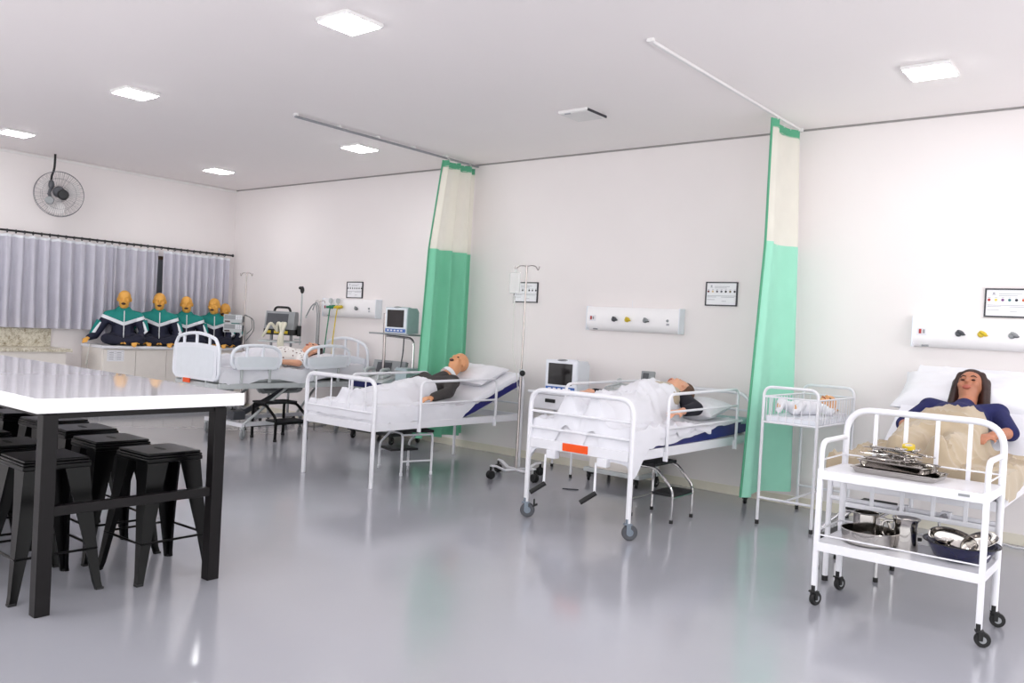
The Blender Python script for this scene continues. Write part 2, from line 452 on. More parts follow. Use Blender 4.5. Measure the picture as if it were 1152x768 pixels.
def ward_curtain(x, label, top, mid, bot, folds, amp, green, ztr, zbot, zt, xlean=0.0, seed=0, xfan=0.0):
    """top/mid/bot: (y0, y1) of the gathered cloth at the rail, at the colour change and at the hem"""
    t = thing('ward_curtain', label, 'curtain', (x, (top[0] + top[1]) / 2, 0))
    cy = (top[0] + top[1]) / 2
    NU, NV = 110, 36
    ph = [random.Random(seed).uniform(-.5, .5) for _ in range(12)]
    def pt(u, z):
        if z >= ztr:
            f = (zt - z) / (zt - ztr); a0 = top[0] + (mid[0] - top[0]) * f; a1 = top[1] + (mid[1] - top[1]) * f
        else:
            f = (ztr - z) / (ztr - zbot); a0 = mid[0] + (bot[0] - mid[0]) * f; a1 = mid[1] + (bot[1] - mid[1]) * f
        y = a0 + (a1 - a0) * u
        fz = (zt - z) / (zt - zbot)
        A = amp * (0.55 + 0.6 * fz)
        s = math.sin(2 * PI * folds * (u + 0.02 * math.sin(5 * u + ph[0])) + ph[1]) + .35 * math.sin(2 * PI * folds * 1.7 * u + ph[2] + fz)
        return Vector((A * s + xlean * fz + xfan * fz * u, y - cy + 0.012 * math.cos(2 * PI * folds * u), z))
    def sheet(z0, z1, nv):
        return [[pt(i / NU, z1 + (z0 - z1) * j / nv) for i in range(NU + 1)] for j in range(nv + 1)]
    G().grid(sheet(zbot, ztr + .01, NV)).build('green_panel', green, t)
    G().grid(sheet(ztr, zt - .06, 24)).build('mesh_panel', 'curtcream', t)
    g = G().grid(sheet(zt - .075, zt, 3))
    g.build('header_band', 'greenhem', t)
    g = G()
    e = [pt(0, zt - (zt - zbot) * k / 30) + Vector((0, -.004, 0)) for k in range(31)]
    g.tube(e, 0.010, 6, flat=1.0)
    g.build('edge_binding', 'greenhem', t)
    for k in range(7):
        p = pt((k + .5) / 7, zt)
        G().tube([p + Vector((0, 0, -.01)), p + Vector((0, 0, .012)), Vector((0, p.y, zt + .03))], 0.003, 5).build('hook', 'lampframe', t)
    return t
ward_curtain(-6.5, 'darker green and cream ward curtain gathered behind the bald manikin', (6.67, 7.2), (6.52, 7.2), (6.42, 7.2), 3.0, 0.075, 'curtgreen', 2.22, 0.16, 3.205, 0.0, 3)
ward_curtain(-2.745, 'mint green and cream ward curtain gathered behind the baby cot', (6.55, 7.2), (6.56, 7.2), (6.35, 7.17), 1.6, 0.055, 'curtgreenlight', 2.21, 0.16, 3.21, -0.02, 5, 0.14)

# ------------------------------------------------------------------ left wall: rod, grey curtains, fan
RXD = LX + .11
t = thing('curtain_rod', 'long black curtain rod with rings above the grey window curtains', 'curtain rod', (RXD, 3.0, 2.262))
g = G(); g.tube([(0, -2.6, 0), (0, 4.14, 0)], 0.013, 8); g.build('rod', 'rodblack', t)
G().ell((0, 4.16, 0), (.022, .022, .022), None, 10, 6).build('finial', 'rodblack', t)
for y in (-2.5, .6, 2.6, 4.05):
    G().tube([(0, y, 0), (-.10, y, 0)], .009, 6).build('bracket', 'rodblack', t)
for k in range(52):
    y = -1.0 + k * 0.0985
    g = G(); g.tube([(0.021 * math.cos(a), y, 0.021 * math.sin(a) - .006) for a in [2 * PI * i / 10 for i in range(10)]], 0.005, 5, True)
    g.build('ring', 'rodblack', t)
def grey_curtain(y0, y1, z0, folds, label, seed, dx=0.0, b0=0.0, b1=0.0):
    t = thing('window_curtain', label, 'curtain', (RXD + dx, (y0 + y1) / 2, 0))
    R = random.Random(seed); ph = [R.uniform(0, 6) for _ in range(6)]; cy = (y0 + y1) / 2
    zt = 2.225
    NU = int(120 * (y1 - y0)); NV = 24
    P = []
    for j in range(NV + 1):
        f = j / NV; row = []
        for i in range(NU + 1):
            u = i / NU
            y = (y0 + b0 * f) + ((y1 + b1 * f) - (y0 + b0 * f)) * u
            s = math.sin(2 * PI * folds * u + ph[0] + .9 * math.sin(7 * u + ph[1]) + .35 * f * math.sin(3 * f + ph[2] + 20 * u))
            s = math.copysign(abs(s) ** .7, s)
            s2 = math.sin(2 * PI * folds * 2.3 * u + ph[3]) * (1 - f) * .5
            A = .026 + .034 * f
            z = zt - (zt - z0) * f - 0.012 * (1 - f) * abs(math.sin(2 * PI * (y1 - y0) / .197 * u))
            row.append(Vector((A * s + .012 * s2, y - cy, z)))
        P.append(row)
    G().grid(P).build('drape', 'curtgrey', t)
    # gathering tape along the top
    G().grid([[p + Vector((.004, 0, 0)) for p in P[0]], [p + Vector((.004, 0, -.03)) for p in P[0]]]).build('heading_tape', 'white_stripe', t)
    return t
grey_curtain(1.6, 5.36, 1.085, 26, 'wide pale grey window curtain at the sink end, hanging clear to its hem', 1)
grey_curtain(5.24, 6.025, 1.0, 6, 'narrow grey window curtain behind the two manikins nearest the sink', 2, -.035)
grey_curtain(6.055, 7.1, 1.0, 9, 'grey window curtain nearest the room corner', 3)

# wall fan hung from a bent black pipe
t = thing('wall_fan', 'round grey wall fan with wire cage and black motor on bent pipe', 'fan', (LX + .30, 4.57, 2.765), -.3)
g = G()
g.tube(fillet([(-.02, -.06, .49), (-.02, -.06, .30), (.04, -.10, .20), (.06, -.09, .05)], .1), .014, 8)
g.build('mounting_pipe', 'rodblack', t)
g = G(); g.ell((.06, -.095, .10), (.035, .035, .06)); g.tube([(.06, -.10, .05), (.07, -.12, -.02), (.06, -.09, -.07)], .018, 8)
g.build('bracket', 'darkgrey', t)
g = G(); g.lathe([(0.0, -.05), (.05, -.05), (.068, -.02), (.068, .06), (.05, .09), (0, .09)], (.03, -.01, .02), 18, RXR); g.build('motor_housing', 'darkgrey', t)
g = G(); g.lathe([(0, 0), (.062, 0), (.066, .02), (.05, .05), (.02, .055), (0, .05)], (.125, .03, -.02), 20, RXR); g.build('motor_cap', 'rodblack', t)
g = G(); g.lathe([(0, 0), (.05, 0), (.05, .03), (.04, .045), (0, .045)], (.08, -.11, -.10), 18, RXR); g.build('speed_knob', 'grey', t)
g = G()
for r, x in ((.28, -.03), (.275, .03), (.19, .045), (.10, .05), (.2, -.09), (.08, -.11)):
    g.tube([(x, r * math.cos(a), r * math.sin(a)) for a in [2 * PI * i / 40 for i in range(40)]], .0035 if r > .27 else .0015, 5, True)
for i in range(64):
    a = 2 * PI * i / 64; c, s = math.cos(a), math.sin(a)
    g.tube([(.05, .07 * c, .07 * s), (.047, .19 * c, .19 * s), (.03, .275 * c, .275 * s), (-.03, .28 * c, .28 * s)], .0013, 4)
    if i % 2 == 0: g.tube([(-.03, .28 * c, .28 * s), (-.09, .2 * c, .2 * s), (-.11, .06 * c, .06 * s)], .0013, 4)
g.build('wire_cage', 'fanwire', t)
for i in range(3):
    g = G(); a = 2 * PI * i / 3 + .4
    P = []
    for u in range(7):
        r = .05 + .19 * u / 6; w = .35 + .5 * math.sin(PI * (u + 1) / 8)
        P.append([Vector((-.03 + .05 * (k / 6 - .5), r * math.cos(a + w * (k / 6 - .5) * 1.3), r * math.sin(a + w * (k / 6 - .5) * 1.3))) for k in range(7)])
    g.grid(P).build('fan_blade', 'fanblade', t)

# ------------------------------------------------------------------ granite sink counter and storage bench with cupboards
t = thing('sink_counter', 'speckled granite sink counter with tall backsplash under the window', 'counter', (LX + .004, 3.0, 0))
g = G(); g.b2(0, .62, -2.2, 1.68, .81, .85, .004); g.build('counter_slab', 'granite', t)
g = G(); g.b2(0.001, .025, -2.2, 1.66, .85, 1.075, .002); g.build('backsplash', 'granite', t)
g = G(); g.b2(0.01, .58, -2.2, 1.62, .1, .81, .004); g.build('base_cabinet', 'offwhite', t)
g = G(); g.b2(0.01, .54, -2.2, 1.62, .0, .1); g.build('plinth', 'grey', t)

CBX, CBY0, CBY1, CBZ = LX + .62, 5.06, 7.2, .9
t = thing('storage_bench', 'long off-white cupboard bench under the seated manikins', 'cabinet', (LX, CBY0, 0))
g = G(); g.b2(.01, .58, 0.0, CBY1 - CBY0, .08, CBZ - .035, .003); g.build('carcass', 'offwhite', t)
g = G(); g.b2(.005, .62, -.015, CBY1 - CBY0, CBZ - .035, CBZ, .005); g.build('bench_top', 'white', t)
g = G(); g.b2(.03, .54, 0.02, CBY1 - CBY0, 0, .08); g.build('plinth', 'grey', t)
nd = 5; dw = (CBY1 - CBY0 - .02) / nd
for k in range(nd):
    d = G().b2(.581, .598, .01 + dw * k + .003, .01 + dw * (k + 1) - .003, .1, CBZ - .06, .002).build('cupboard_door', 'offwhite', t)
# notice stuck to its front: a small printed grid
t = tag(G().b2(CBX - .019, CBX - .0175, 5.115, 5.335, .70, .845).build('paper_notice', 'paper', smooth=False), 'white printed notice with a grid of lines on the bench front', 'notice')
g = G()
for k in range(5):
    z = .715 + k * .028; g.b2(CBX - .0175, CBX - .017, 5.125, 5.325, z - .001, z + .0015)
for y in (5.125, 5.225, 5.325): g.b2(CBX - .0175, CBX - .017, y - .001, y + .001, .715, .83)
for k in range(4):
    for q in range(2): g.b2(CBX - .0175, CBX - .017, 5.14 + q * .1, 5.20 + q * .1, .724 + k * .028, .732 + k * .028)
g.build('printed_grid', 'ink', t, smooth=False)
g = G(); g.tube([(LX + .30, CBY0 - .03, .91), (LX + .33, CBY0 - .06, .80), (LX + .36, CBY0 - .10, .64), (LX + .34, CBY0 - .07, .70), (LX + .25, CBY0 - .04, .3), (LX + .2, CBY0 - .08, .01)], .006, 6)
tag(g.build('power_cord', 'pipe'), 'white cord hanging beside the cupboard bench end', 'cord')

# ------------------------------------------------------------------ body parts shared by the manikins
def head_prims(g, c, R, s=1.0, neck=None):
    """skull, jaw, nose, brow, ears. local axes: +z crown, +x face direction, y ear to ear"""
    c = Vector(c)
    P = lambda x, y, z: c + R @ Vector((x * s, y * s, z * s))
    S = lambda x, y, z: (x * s, y * s, z * s)
    g.ell(P(-.005, 0, .035), S(.095, .075, .085), R)
    g.ell(P(.02, 0, -.04), S(.07, .060, .075), R)
    g.ell(P(.055, 0, -.085), S(.028, .030, .024), R)          # chin
    g.cap(P(.085, 0, .02), P(.106, 0, -.018), .010 * s, .014 * s)   # nose
    for sy in (-1, 1):
        g.ell(P(.078, sy * .03, .03), S(.012, .022, .007), R)   # brow
        g.ell(P(.066, sy * .042, -.02), S(.024, .022, .022), R)  # cheek
        g.ell(P(-.005, sy * .078, 0), S(.018, .010, .030), R)  # ear
    g.ell(P(.082, 0, -.052), S(.014, .026, .010), R)
    if neck is not None: g.cap(P(-.015, 0, -.06), neck, .052 * s, .058 * s)
def face_parts(c, R, parent, s=1.0, mouth='mouth', open_=True, eyes=True, brows=None, teeth=False):
    c = Vector(c)
    P = lambda x, y, z: c + R @ Vector((x * s, y * s, z * s))
    if eyes:
        for sy in (-1, 1):
            G().ell(P(.082, sy * .031, .008), (.008 * s, .013 * s, .0055 * s), R, 10, 6).build('eye', 'mouth' if eyes is True else eyes, parent)
            if brows: G().tube([P(.089, sy * .014, .032), P(.09, sy * .03, .038), P(.078, sy * .048, .030)], .0035 * s, 5).build('eyebrow', brows, parent)
    G().ell(P(.092, 0, -.053), (.013 * s, .027 * s, .0145 * s if open_ else .004 * s), R, 12, 6).build('mouth', mouth, parent)
    if teeth: G().ell(P(.0985, 0, -.050), (.004 * s, .013 * s, .0035 * s), R, 10, 5).build('teeth', 'teeth', parent)
def hand_prims(g, w, d, up, s=1.0, curl=0.5, side=1):
    """w wrist, d pointing direction, up = back of hand normal. five separate fingers"""
    w = Vector(w); d = Vector(d).normalized(); up = (Vector(up) - d * Vector(up).dot(d)).normalized(); sd = d.cross(up) * side
    for k in range(4):
        o = (k - 1.5) * .019 * s
        g.cap(w + sd * o * .6, w + d * .085 * s + sd * o, .015 * s, .012 * s, 8)
    ln = (.068, .078, .072, .055)
    for k in range(4):
        o = (k - 1.5) * .0215 * s
        b = w + d * .088 * s + sd * o
        d1 = (d - up * curl * .6 + sd * (k - 1.5) * .05).normalized(); d2 = (d - up * curl * 1.7).normalized()
        m1 = b + d1 * ln[k] * .5 * s; g.cap(b, m1, .0092 * s, .0085 * s, 8); g.cap(m1, m1 + d2 * ln[k] * .5 * s, .0085 * s, .007 * s, 8)
    tb = w + d * .03 * s - sd * .025 * s
    tm = tb + (d * .6 - sd * .8 - up * .2).normalized() * .038 * s
    g.cap(tb, tm, .013 * s, .010 * s, 8); g.cap(tm, tm + (d * .9 - sd * .3 - up * .3).normalized() * .03 * s, .010 * s, .008 * s, 8)

# ------------------------------------------------------------------ five seated manikins on the bench (face +x)
def seated_manikin(y, label, yaw, hyaw, scale, armout, tilt=0.0, x=LX + .33):
    t = thing('seated_manikin', label, 'manikin', (x, y, CBZ), yaw, 'seated training manikins on the bench')
    t.scale = (scale,) * 3
    Rh = RZ(hyaw) @ RY(-.05) @ RX(tilt)
    hc = Vector((.0, 0, .60))
    g = G()
    head_prims(g, hc, Rh, 1.06, Vector((-.03, 0, .44)))
    g.cap((-.04, 0, .43), (-.03, 0, .12), .10, .13); g.ell((-.02, 0, .33), (.10, .17, .13)); g.ell((-.03, 0, .12), (.12, .16, .11))
    wr = []
    for s in (-1, 1):
        out = armout[0 if s < 0 else 1]
        sh = Vector((-.03, s * .185, .385)); el = Vector((.02, s * (.235 + .10 * out), .20 - .08 * out)); w = Vector((.20 - .06 * out, s * (.13 + .28 * out), .055 + .03 * out))
        g.cap(sh, el, .052, .042); g.cap(el, w, .04, .026)
        hand_prims(g, w, (.75, -s * .3 * (1 - 2 * out), -.25), (.2, 0, 1), .85, .7, s)
        wr.append((sh, el, w))
        hp = Vector((.03, s * .10, .075)); kn = Vector((.22, s * .20, .085)); an = Vector((.24, s * .03, .05))
        g.cap(hp, kn, .075, .055); g.cap(kn, an, .05, .035)
    organic('body', g, 'skinyellow', t, .009, 5, .45)
    face_parts(hc, Rh, t, 1.06, 'mouth', True, 'skinyellow')
    g = G()
    g.cap((-.04, 0, .42), (-.03, 0, .14), .115, .145); g.ell((-.02, 0, .34), (.118, .19, .135)); g.ell((-.02, 0, .11), (.145, .185, .10))
    for sh, el, w in wr:
        g.cap(sh, el, .066, .056); g.cap(el, el + (w - el) * .86, .054, .042); g.cap((-.04, 0, .41), sh, .085, .066)
    g.lathe([(.062, 0), (.078, .0), (.074, .055), (.060, .055)], (-.03, 0, .435), 18, RY(.12), cap=False)
    jk = organic('track_jacket', g, 'jacket', t, .010, 5, .45)
    zf = []
    for k in range(12):
        z = .455 - .035 * k
        r = math.sqrt(max(0.0, 1 - ((z - .34) / .135) ** 2)) * .118 - .02 if z > .34 else 0
        x0 = max(r, .072 + (.0295) * min(1, (.45 - z) / .31), .10 if .2 < z < .36 else 0) 
        if z < .17: x0 = max(x0, -.02 + .145 * math.sqrt(max(0, 1 - ((z - .11) / .10) ** 2)))
        zf.append(Vector((x0 + .006, .004, z)))
    G().tube(zf, .0065, 6).build('zip', 'zip', jk)
    for i, (sh, el, w) in enumerate(wr):
        s = -1 if i == 0 else 1
        # white panel down the outer sleeve with teal behind it
        a = sh + (el - sh) * .35 + Vector((.045, s * .038, 0)); b = el + Vector((.04, s * .03, .0)); c2 = el + (w - el) * .35 + Vector((.02, s * .035, .02))
        G().tube([a, b, c2], [.020, .026, .012], 8).build('sleeve_stripe', 'white_stripe', jk)
        a2 = a + Vector((-.012, s * .014, .02)); b2_ = b + Vector((-.015, s * .014, .01))
        G().tube([a2, b2_], [.034, .026], 8).build('sleeve_panel', 'tealsleeve', jk)
    g = G()
    for s in (-1, 1):
        hp = Vector((.03, s * .10, .08)); kn = Vector((.21, s * .20, .085)); an = Vector((.23, s * .04, .06))
        g.cap(hp, kn, .09, .068); g.cap(kn, an, .064, .05)
    g.ell((-.0, 0, .09), (.14, .18, .09))
    organic('trousers', g, 'trousers', t, .011, 4, .45)
    return t
seated_manikin(5.44, 'yellow-faced manikin in teal track jacket at the sink end of the bench', -.42, -.12, 1.0, (1.0, .1))
seated_manikin(5.93, 'yellow-faced manikin in teal track jacket, second from the sink end of the bench', -.42, -.08, 1.0, (.1, .1))
seated_manikin(6.33, 'yellow-faced manikin in teal track jacket, middle one of the five', -.45, -.14, .97, (.1, .1), .05)
seated_manikin(6.76, 'yellow-faced manikin in teal track jacket, head turned, beside the pump stand', -.45, -.4, .97, (.1, .1), .06)
seated_manikin(6.985, 'yellow-faced manikin half hidden behind the two infusion pumps', -.5, -.45, .88, (0, 0), .06, LX + .26)

# ------------------------------------------------------------------ medical gas panels and framed signs on the back wall
def gas_panel(x0, x1, label, flow=False):
    L = x1 - x0
    t = thing('medical_gas_panel', label, 'wall panel', (x0, BY, 1.43), 0, 'white medical gas panels along the wall')
    prof = [(0, 0), (-.045, 0), (-.085, .03), (-.105, .075), (-.10, .20), (-.085, .235), (0, .24)]
    mx = Matrix(((0, 0, 1, 0), (1, 0, 0, 0), (0, 1, 0, 0), (0, 0, 0, 1)))
    G().prism([(a, b) for a, b in prof], L, mx).build('housing', 'panelwhite', t, ang=60)
    for a, b in ((-.006, .004), (L - .004, L + .006)): G().b2(a, b, -.106, 0, -.001, .241, .002).build('end_cap', 'plastic', t)
    yf = -.104
    s = G().box((.07, yf, .12), (.075, .006, .06), None, .002).build('switch_plate', 'white', t)
    G().box((.058, yf - .006, .122), (.018, .008, .036), None, .002).build('switch', 'red', s)
    G().box((.085, yf - .005, .122), (.014, .006, .03), None, .002).build('socket', 'grey', s)
    for fx, cm in ((.315, 'darkgrey'), (.46, 'yellow'), (.655, 'grey')):
        if flow and fx < .5: continue
        x = L * fx
        o = G().lathe([(0, 0), (.024, 0), (.022, .018), (.012, .03), (0, .03)], (x, yf, .115), 14, RX(PI / 2)).build('gas_outlet', cm, t)
        g = G(); g.ell((x + .018, yf - .025, .125), (.03, .018, .014), RY(.5)); g.build('outlet_valve', cm, o)
        g = G(); g.ell((x + .03, yf - .018, .108), (.022, .012, .008)); g.build('outlet_tag', 'darkgrey' if cm != 'yellow' else 'yellow', o)
    G().lathe([(0, 0), (.014, 0), (.010, .012), (0, .012)], (L * .885, yf, .12), 12, RX(PI / 2)).build('call_socket', 'grey', t)
    G().box((L * .89, yf - .001, .085), (.03, .004, .02)).build('call_label', 'ink', t, smooth=False)
    G().box((.09, -.068, .012), (.05, .012, .01), RX(-.6)).build('maker_strip', 'grey', t, smooth=False)
    g = G(); g.b2(L * .448, L * .452, -.004, -.001, .24, .31); g.build('cable_cover', 'white', t, smooth=False)
    if flow:
        for fx, cm in ((.20, 'greenplastic'), (.34, 'yellow')):
            x = L * fx
            o = G().lathe([(0, 0), (.026, 0), (.024, .05), (.012, .06), (0, .06)], (x, yf, .125), 14, RX(PI / 2)).build('flow_regulator', cm, t)
            g = G(); g.tube([(x - .07, yf - .035, .12), (x + .07, yf - .035, .13)], .017, 8); g.ell((x + .07, yf - .035, .13), (.024, .022, .022)); g.build('regulator_body', cm, o)
            g = G(); g.lathe([(0, 0), (.034, 0), (.034, .018), (0, .02)], (x + .01, yf - .035, .205), 16, RX(PI / 2)); g.tube([(x + .01, yf - .04, .13), (x + .01, yf - .04, .19)], .008, 6); g.build('pressure_gauge', 'lightgrey', o)
            g = G(); g.tube([(x, yf - .04, .115), (x, yf - .05, .06), (x - .03, yf - .06, -.25), (x - .08, yf - .05, -.55)] if cm == 'greenplastic' else
                            [(x, yf - .04, .115), (x - .01, yf - .05, .0), (x - .05, yf - .05, -.3), (x - .07, yf - .04, -.62)], .008, 6)
            g.build('hose', cm, o)
    return t
gas_panel(-9.07, -8.02, 'white medical gas panel with green and yellow regulators above the farthest bed', True)
gas_panel(-4.825, -3.78, 'white medical gas panel above the bed with the orange plate')
gas_panel(-1.735, -.69, 'white medical gas panel above the bed with the woman manikin')

def sign(x, w, z0, z1, label, cols):
    h = z1 - z0
    t = thing('framed_sign', label, 'sign', (x, BY, z0), 0, 'black-framed bed signs')
    g = G(); f = .011
    g.b2(0, w, -.016, 0, 0, f); g.b2(0, w, -.016, 0, h - f, h); g.b2(0, f, -.016, 0, f, h - f); g.b2(w - f, w, -.016, 0, f, h - f)
    g.build('frame', 'frameblack', t, smooth=False)
    p = G().b2(f, w - f, -.009, -.004, f, h - f).build('paper', 'paper', t, smooth=False)
    for k, c in enumerate(cols):
        G().lathe([(0, 0), (.0105, 0), (.0105, .001), (0, .001)], (w * (.09 + .137 * k), -.0095, h * .60), 12, RX(PI / 2)).build('colour_dot', mat('dot', c, .5, var=0.02), p)
    g = G()
    g.b2(w * .18 - .008, w * .18 + .008, -.0098, -.009, h * .79, h * .86); g.b2(w * .14, w * .23, -.0098, -.009, h * .76, h * .775)
    for k in range(7): g.b2(w * (.06 + .137 * k), w * (.12 + .137 * k), -.0098, -.009, h * .675, h * .69)
    for z, a, b in ((.80, .28, .75), (.74, .28, .66), (.41, .06, .95), (.36, .06, .34), (.36, .5, .9), (.25, .06, .3), (.19, .52, .66)):
        g.b2(w * a, w * b, -.0098, -.009, h * z, h * z + .004)
    g.build('printed_lines', 'ink', p, smooth=False)
CD = [(178, 44, 48), (226, 208, 96), (120, 72, 128), (52, 112, 120), (34, 34, 52), (204, 96, 62), (60, 40, 60)]
CK = [(60, 58, 66)] * 7; CK2 = [(110, 52, 52), (222, 196, 160), (96, 92, 104), (84, 88, 100), (44, 44, 52), (110, 96, 70), (60, 52, 60)]
sign(-8.705, .315, 1.683, 1.897, 'black-framed sign with dots above the farthest bed', CK)
sign(-5.87, .33, 1.69, 1.913, 'black-framed sign with dots behind the drip stand', CK)
sign(-3.57, .315, 1.71, 1.932, 'black-framed sign with dots beside the mint green curtain', CK2)
sign(-1.26, .33, 1.682, 1.90, 'black-framed sign with coloured dots above the woman manikin', CD)

# ------------------------------------------------------------------ high table and stools
t = thing('high_table', 'long glossy white table on dark steel legs with stools pushed under', 'table', (-5.55, 2.085, 0))
TX0, TX1, TY = -1.66, 1.63, .52
G().b2(TX0, TX1, -TY, TY, .912, .978, .004).build('table_top', 'tabletop', t)
G().b2(TX0 + .03, TX1 - .02, -TY + .06, TY - .10, .885, .912).build('apron', 'darkleg', t, smooth=False)
for x in (TX1 - .04, TX0 + .08):
    for y in (-.455, .388):
        G().box((x, y, .4525), (.062, .066, .905), None, .003).build('leg', 'darkleg', t)
for x in (TX1 - .04, TX0 + .08):
    G().box((x, -.034, .466), (.04, .78, .045), None, .003).build('stretcher', 'darkleg', t)

def make_stool(loc, rz, label, group):
    t = thing('counter_stool', label, 'stool', loc, rz, group)
    g = G()
    g.box((0, 0, .649), (.300, .300, .014), None, .006)
    g.box((0, 0, .636), (.312, .312, .012), None, .005)
    g.box((0, 0, .618), (.316, .316, .024), None, .006)
    g.build('seat', 'blackmetal', t)
    g = G(); g.prism([(.032 * math.cos(a) + (.02 if math.cos(a) > 0 else -.02), .016 * math.sin(a)) for a in [2 * PI * k / 20 for k in range(20)]], .0012, Matrix.Translation((0, 0, .6556)))
    g.build('seat_slot', 'rubber', t)
    for sx in (-1, 1):
        for sy in (-1, 1):
            g = G()
            secs = []
            for z, c, w in ((.61, .150, .115), (.45, .163, .088), (.22, .186, .056), (.04, .205, .036), (.0, .214, .034)):
                th = .012 if z > .1 else .02
                L = [(c, c), (c - w, c), (c - w, c - th), (c - th, c - th), (c - th, c - w), (c, c - w)]
                secs.append([g.bm.verts.new((sx * x, sy * y, z)) for x, y in L])
            for A, B in zip(secs, secs[1:]):
                for k in range(6): g._f([A[k], A[(k + 1) % 6], B[(k + 1) % 6], B[k]])
            g._f(secs[0]); g._f(secs[-1])
            lg = g.build('leg', 'blackmetal', t, ang=30)
            G().box((sx * .200, sy * .200, .006), (.034, .034, .012), None, .003).build('foot_cap', 'rubber', lg)
    g = G()
    for s in (-1, 1):
        g.tube([(s * .185, -.185, .205), (s * .185, .185, .205)], .0065, 6); g.tube([(-.185, s * .185, .205), (.185, s * .185, .205)], .0065, 6)
    g.build('foot_ring', 'blackmetal', t)
    return t
GR = 'black metal stools under the high table'
st = make_stool((-4.275, 2.335, 0), .03, 'black metal stool closest to the outer table leg, clear of the others', GR)
for x, y, l in ((-4.77, 2.31, 'black metal stool second from the table end in the row facing the beds'),
                (-5.27, 2.37, 'black metal stool third from the table end in the row facing the beds'),
                (-5.74, 2.40, 'black metal stool fourth from the table end in the row facing the beds'),
                (-6.22, 2.38, 'black metal stool fifth from the table end in the row facing the beds'),
                (-6.68, 2.36, 'black metal stool last in the row facing the beds, deep under the table'),
                (-4.36, 1.79, 'black metal stool at the table end in the row away from the beds'),
                (-4.86, 1.80, 'black metal stool second from the table end in the row away from the beds'),
                (-5.36, 1.80, 'black metal stool third from the table end in the row away from the beds')):
    dup(st, (x, y, 0), random.uniform(-.06, .06), l)

# ------------------------------------------------------------------ soft goods
def drape(xh, y0, y1, base, caps, dr, dl, df=None, dh=None, res=.022, wr=.006, seed=0, blur=3, margin=.008, folds=.012):
    nx = max(4, int(2 * xh / res)); ny = max(4, int((y1 - y0) / res))
    xs = np.linspace(-xh, xh, nx + 1); ys = np.linspace(y0, y1, ny + 1)
    XX, YY = np.meshgrid(xs, ys)
    B = np.array([[base(x, y) for x in xs] for y in ys]) + margin
    H = B.copy()
    for p1, p2, r1, r2 in caps:
        for k in range(17):
            f = k / 16
            c = [p1[i] + (p2[i] - p1[i]) * f for i in range(3)]; r = r1 + (r2 - r1) * f + margin
            d2 = (XX - c[0]) ** 2 + (YY - c[1]) ** 2
            H = np.where(d2 < r * r, np.maximum(H, c[2] + np.sqrt(np.maximum(r * r - d2, 0))), H)
    H0 = H.copy()
    for _ in range(blur):
        P = np.pad(H, 1, mode='edge')
        H = (P[:-2, 1:-1] + P[2:, 1:-1] + P[1:-1, :-2] + P[1:-1, 2:] + 2 * H) / 6
        H = np.maximum(H, H0 - .004)
    off = seed * 13.7
    for j in range(ny + 1):
        for i in range(nx + 1):
            v = Vector((xs[i] * 3 + off, ys[j] * 3, off))
            n1 = noise.noise(v * 1.3); n2 = noise.noise(Vector((xs[i] * 6.5 + ys[j] * 3 + off, ys[j] * 4.5 - xs[i] * 2.5, 3)))
            H[j, i] += wr * (.6 + n1 + .0) * .5 + wr * 1.3 * max(0, 1 - abs(n2) * 4) ** 2
    K = 7; rows = []
    jr = list(range(-K if df else 0, ny + 1 + (K if dh else 0)))
    for j in jr:
        tf = -j / K if j < 0 else 0; th = (j - ny) / K if j > ny else 0
        jj = min(max(j, 0), ny); y = ys[jj]; row = []
        for i in range(-K if dl else 0, nx + 1 + (K if dr else 0)):
            tl = -i / K if i < 0 else 0; tr = (i - nx) / K if i > nx else 0
            ii = min(max(i, 0), nx); x = xs[ii]
            d = max(tl * (dl(y) if dl else 0), tr * (dr(y) if dr else 0), tf * (df(x) if df else 0), th * (dh(x) if dh else 0))
            z = H[jj, ii] - d
            n = noise.noise(Vector((y * 8 + off, x * 8, 7.7)))
            o = (.010 + folds * (.5 + n)) * min(1, 2 * max(tl, tr, tf, th))
            if d: z += .008 * noise.noise(Vector((y * 5 + off, x * 5, 2.2))) * max(tl, tr, tf, th)
            px = x + (o if tr else -o if tl else 0); py = y + (-o if tf else o if th else 0)
            if tr or tl: py += .008 * n
            row.append(Vector((px, py, z)))
        rows.append(row)
    return rows
def mattress(label, loc, xh, prof, th, material='navyvinyl', name='mattress'):
    """prof: list of (y, z) along the underside"""
    t = thing(name, label, 'mattress', loc)
    up = [(y, z + th) for y, z in prof]
    out = prof + up[::-1]
    mx = Matrix(((0, 0, 1, -xh), (1, 0, 0, 0), (0, 1, 0, 0), (0, 0, 0, 1)))
    g = G(); g.prism(out, 2 * xh, mx)
    bmesh.ops.bevel(g.bm, geom=[e for e in g.bm.edges if len(e.link_faces) == 2 and e.calc_face_angle(0) > 1.0], offset=.018, segments=3, affect='EDGES', profile=.6)
    g.build('core', material, t)
    g = G()
    for s in (-1, 1):
        g.tube([(s * xh, y, z + .006) for y, z in prof], .005, 5)
    g.build('piping', material, t)
    return t
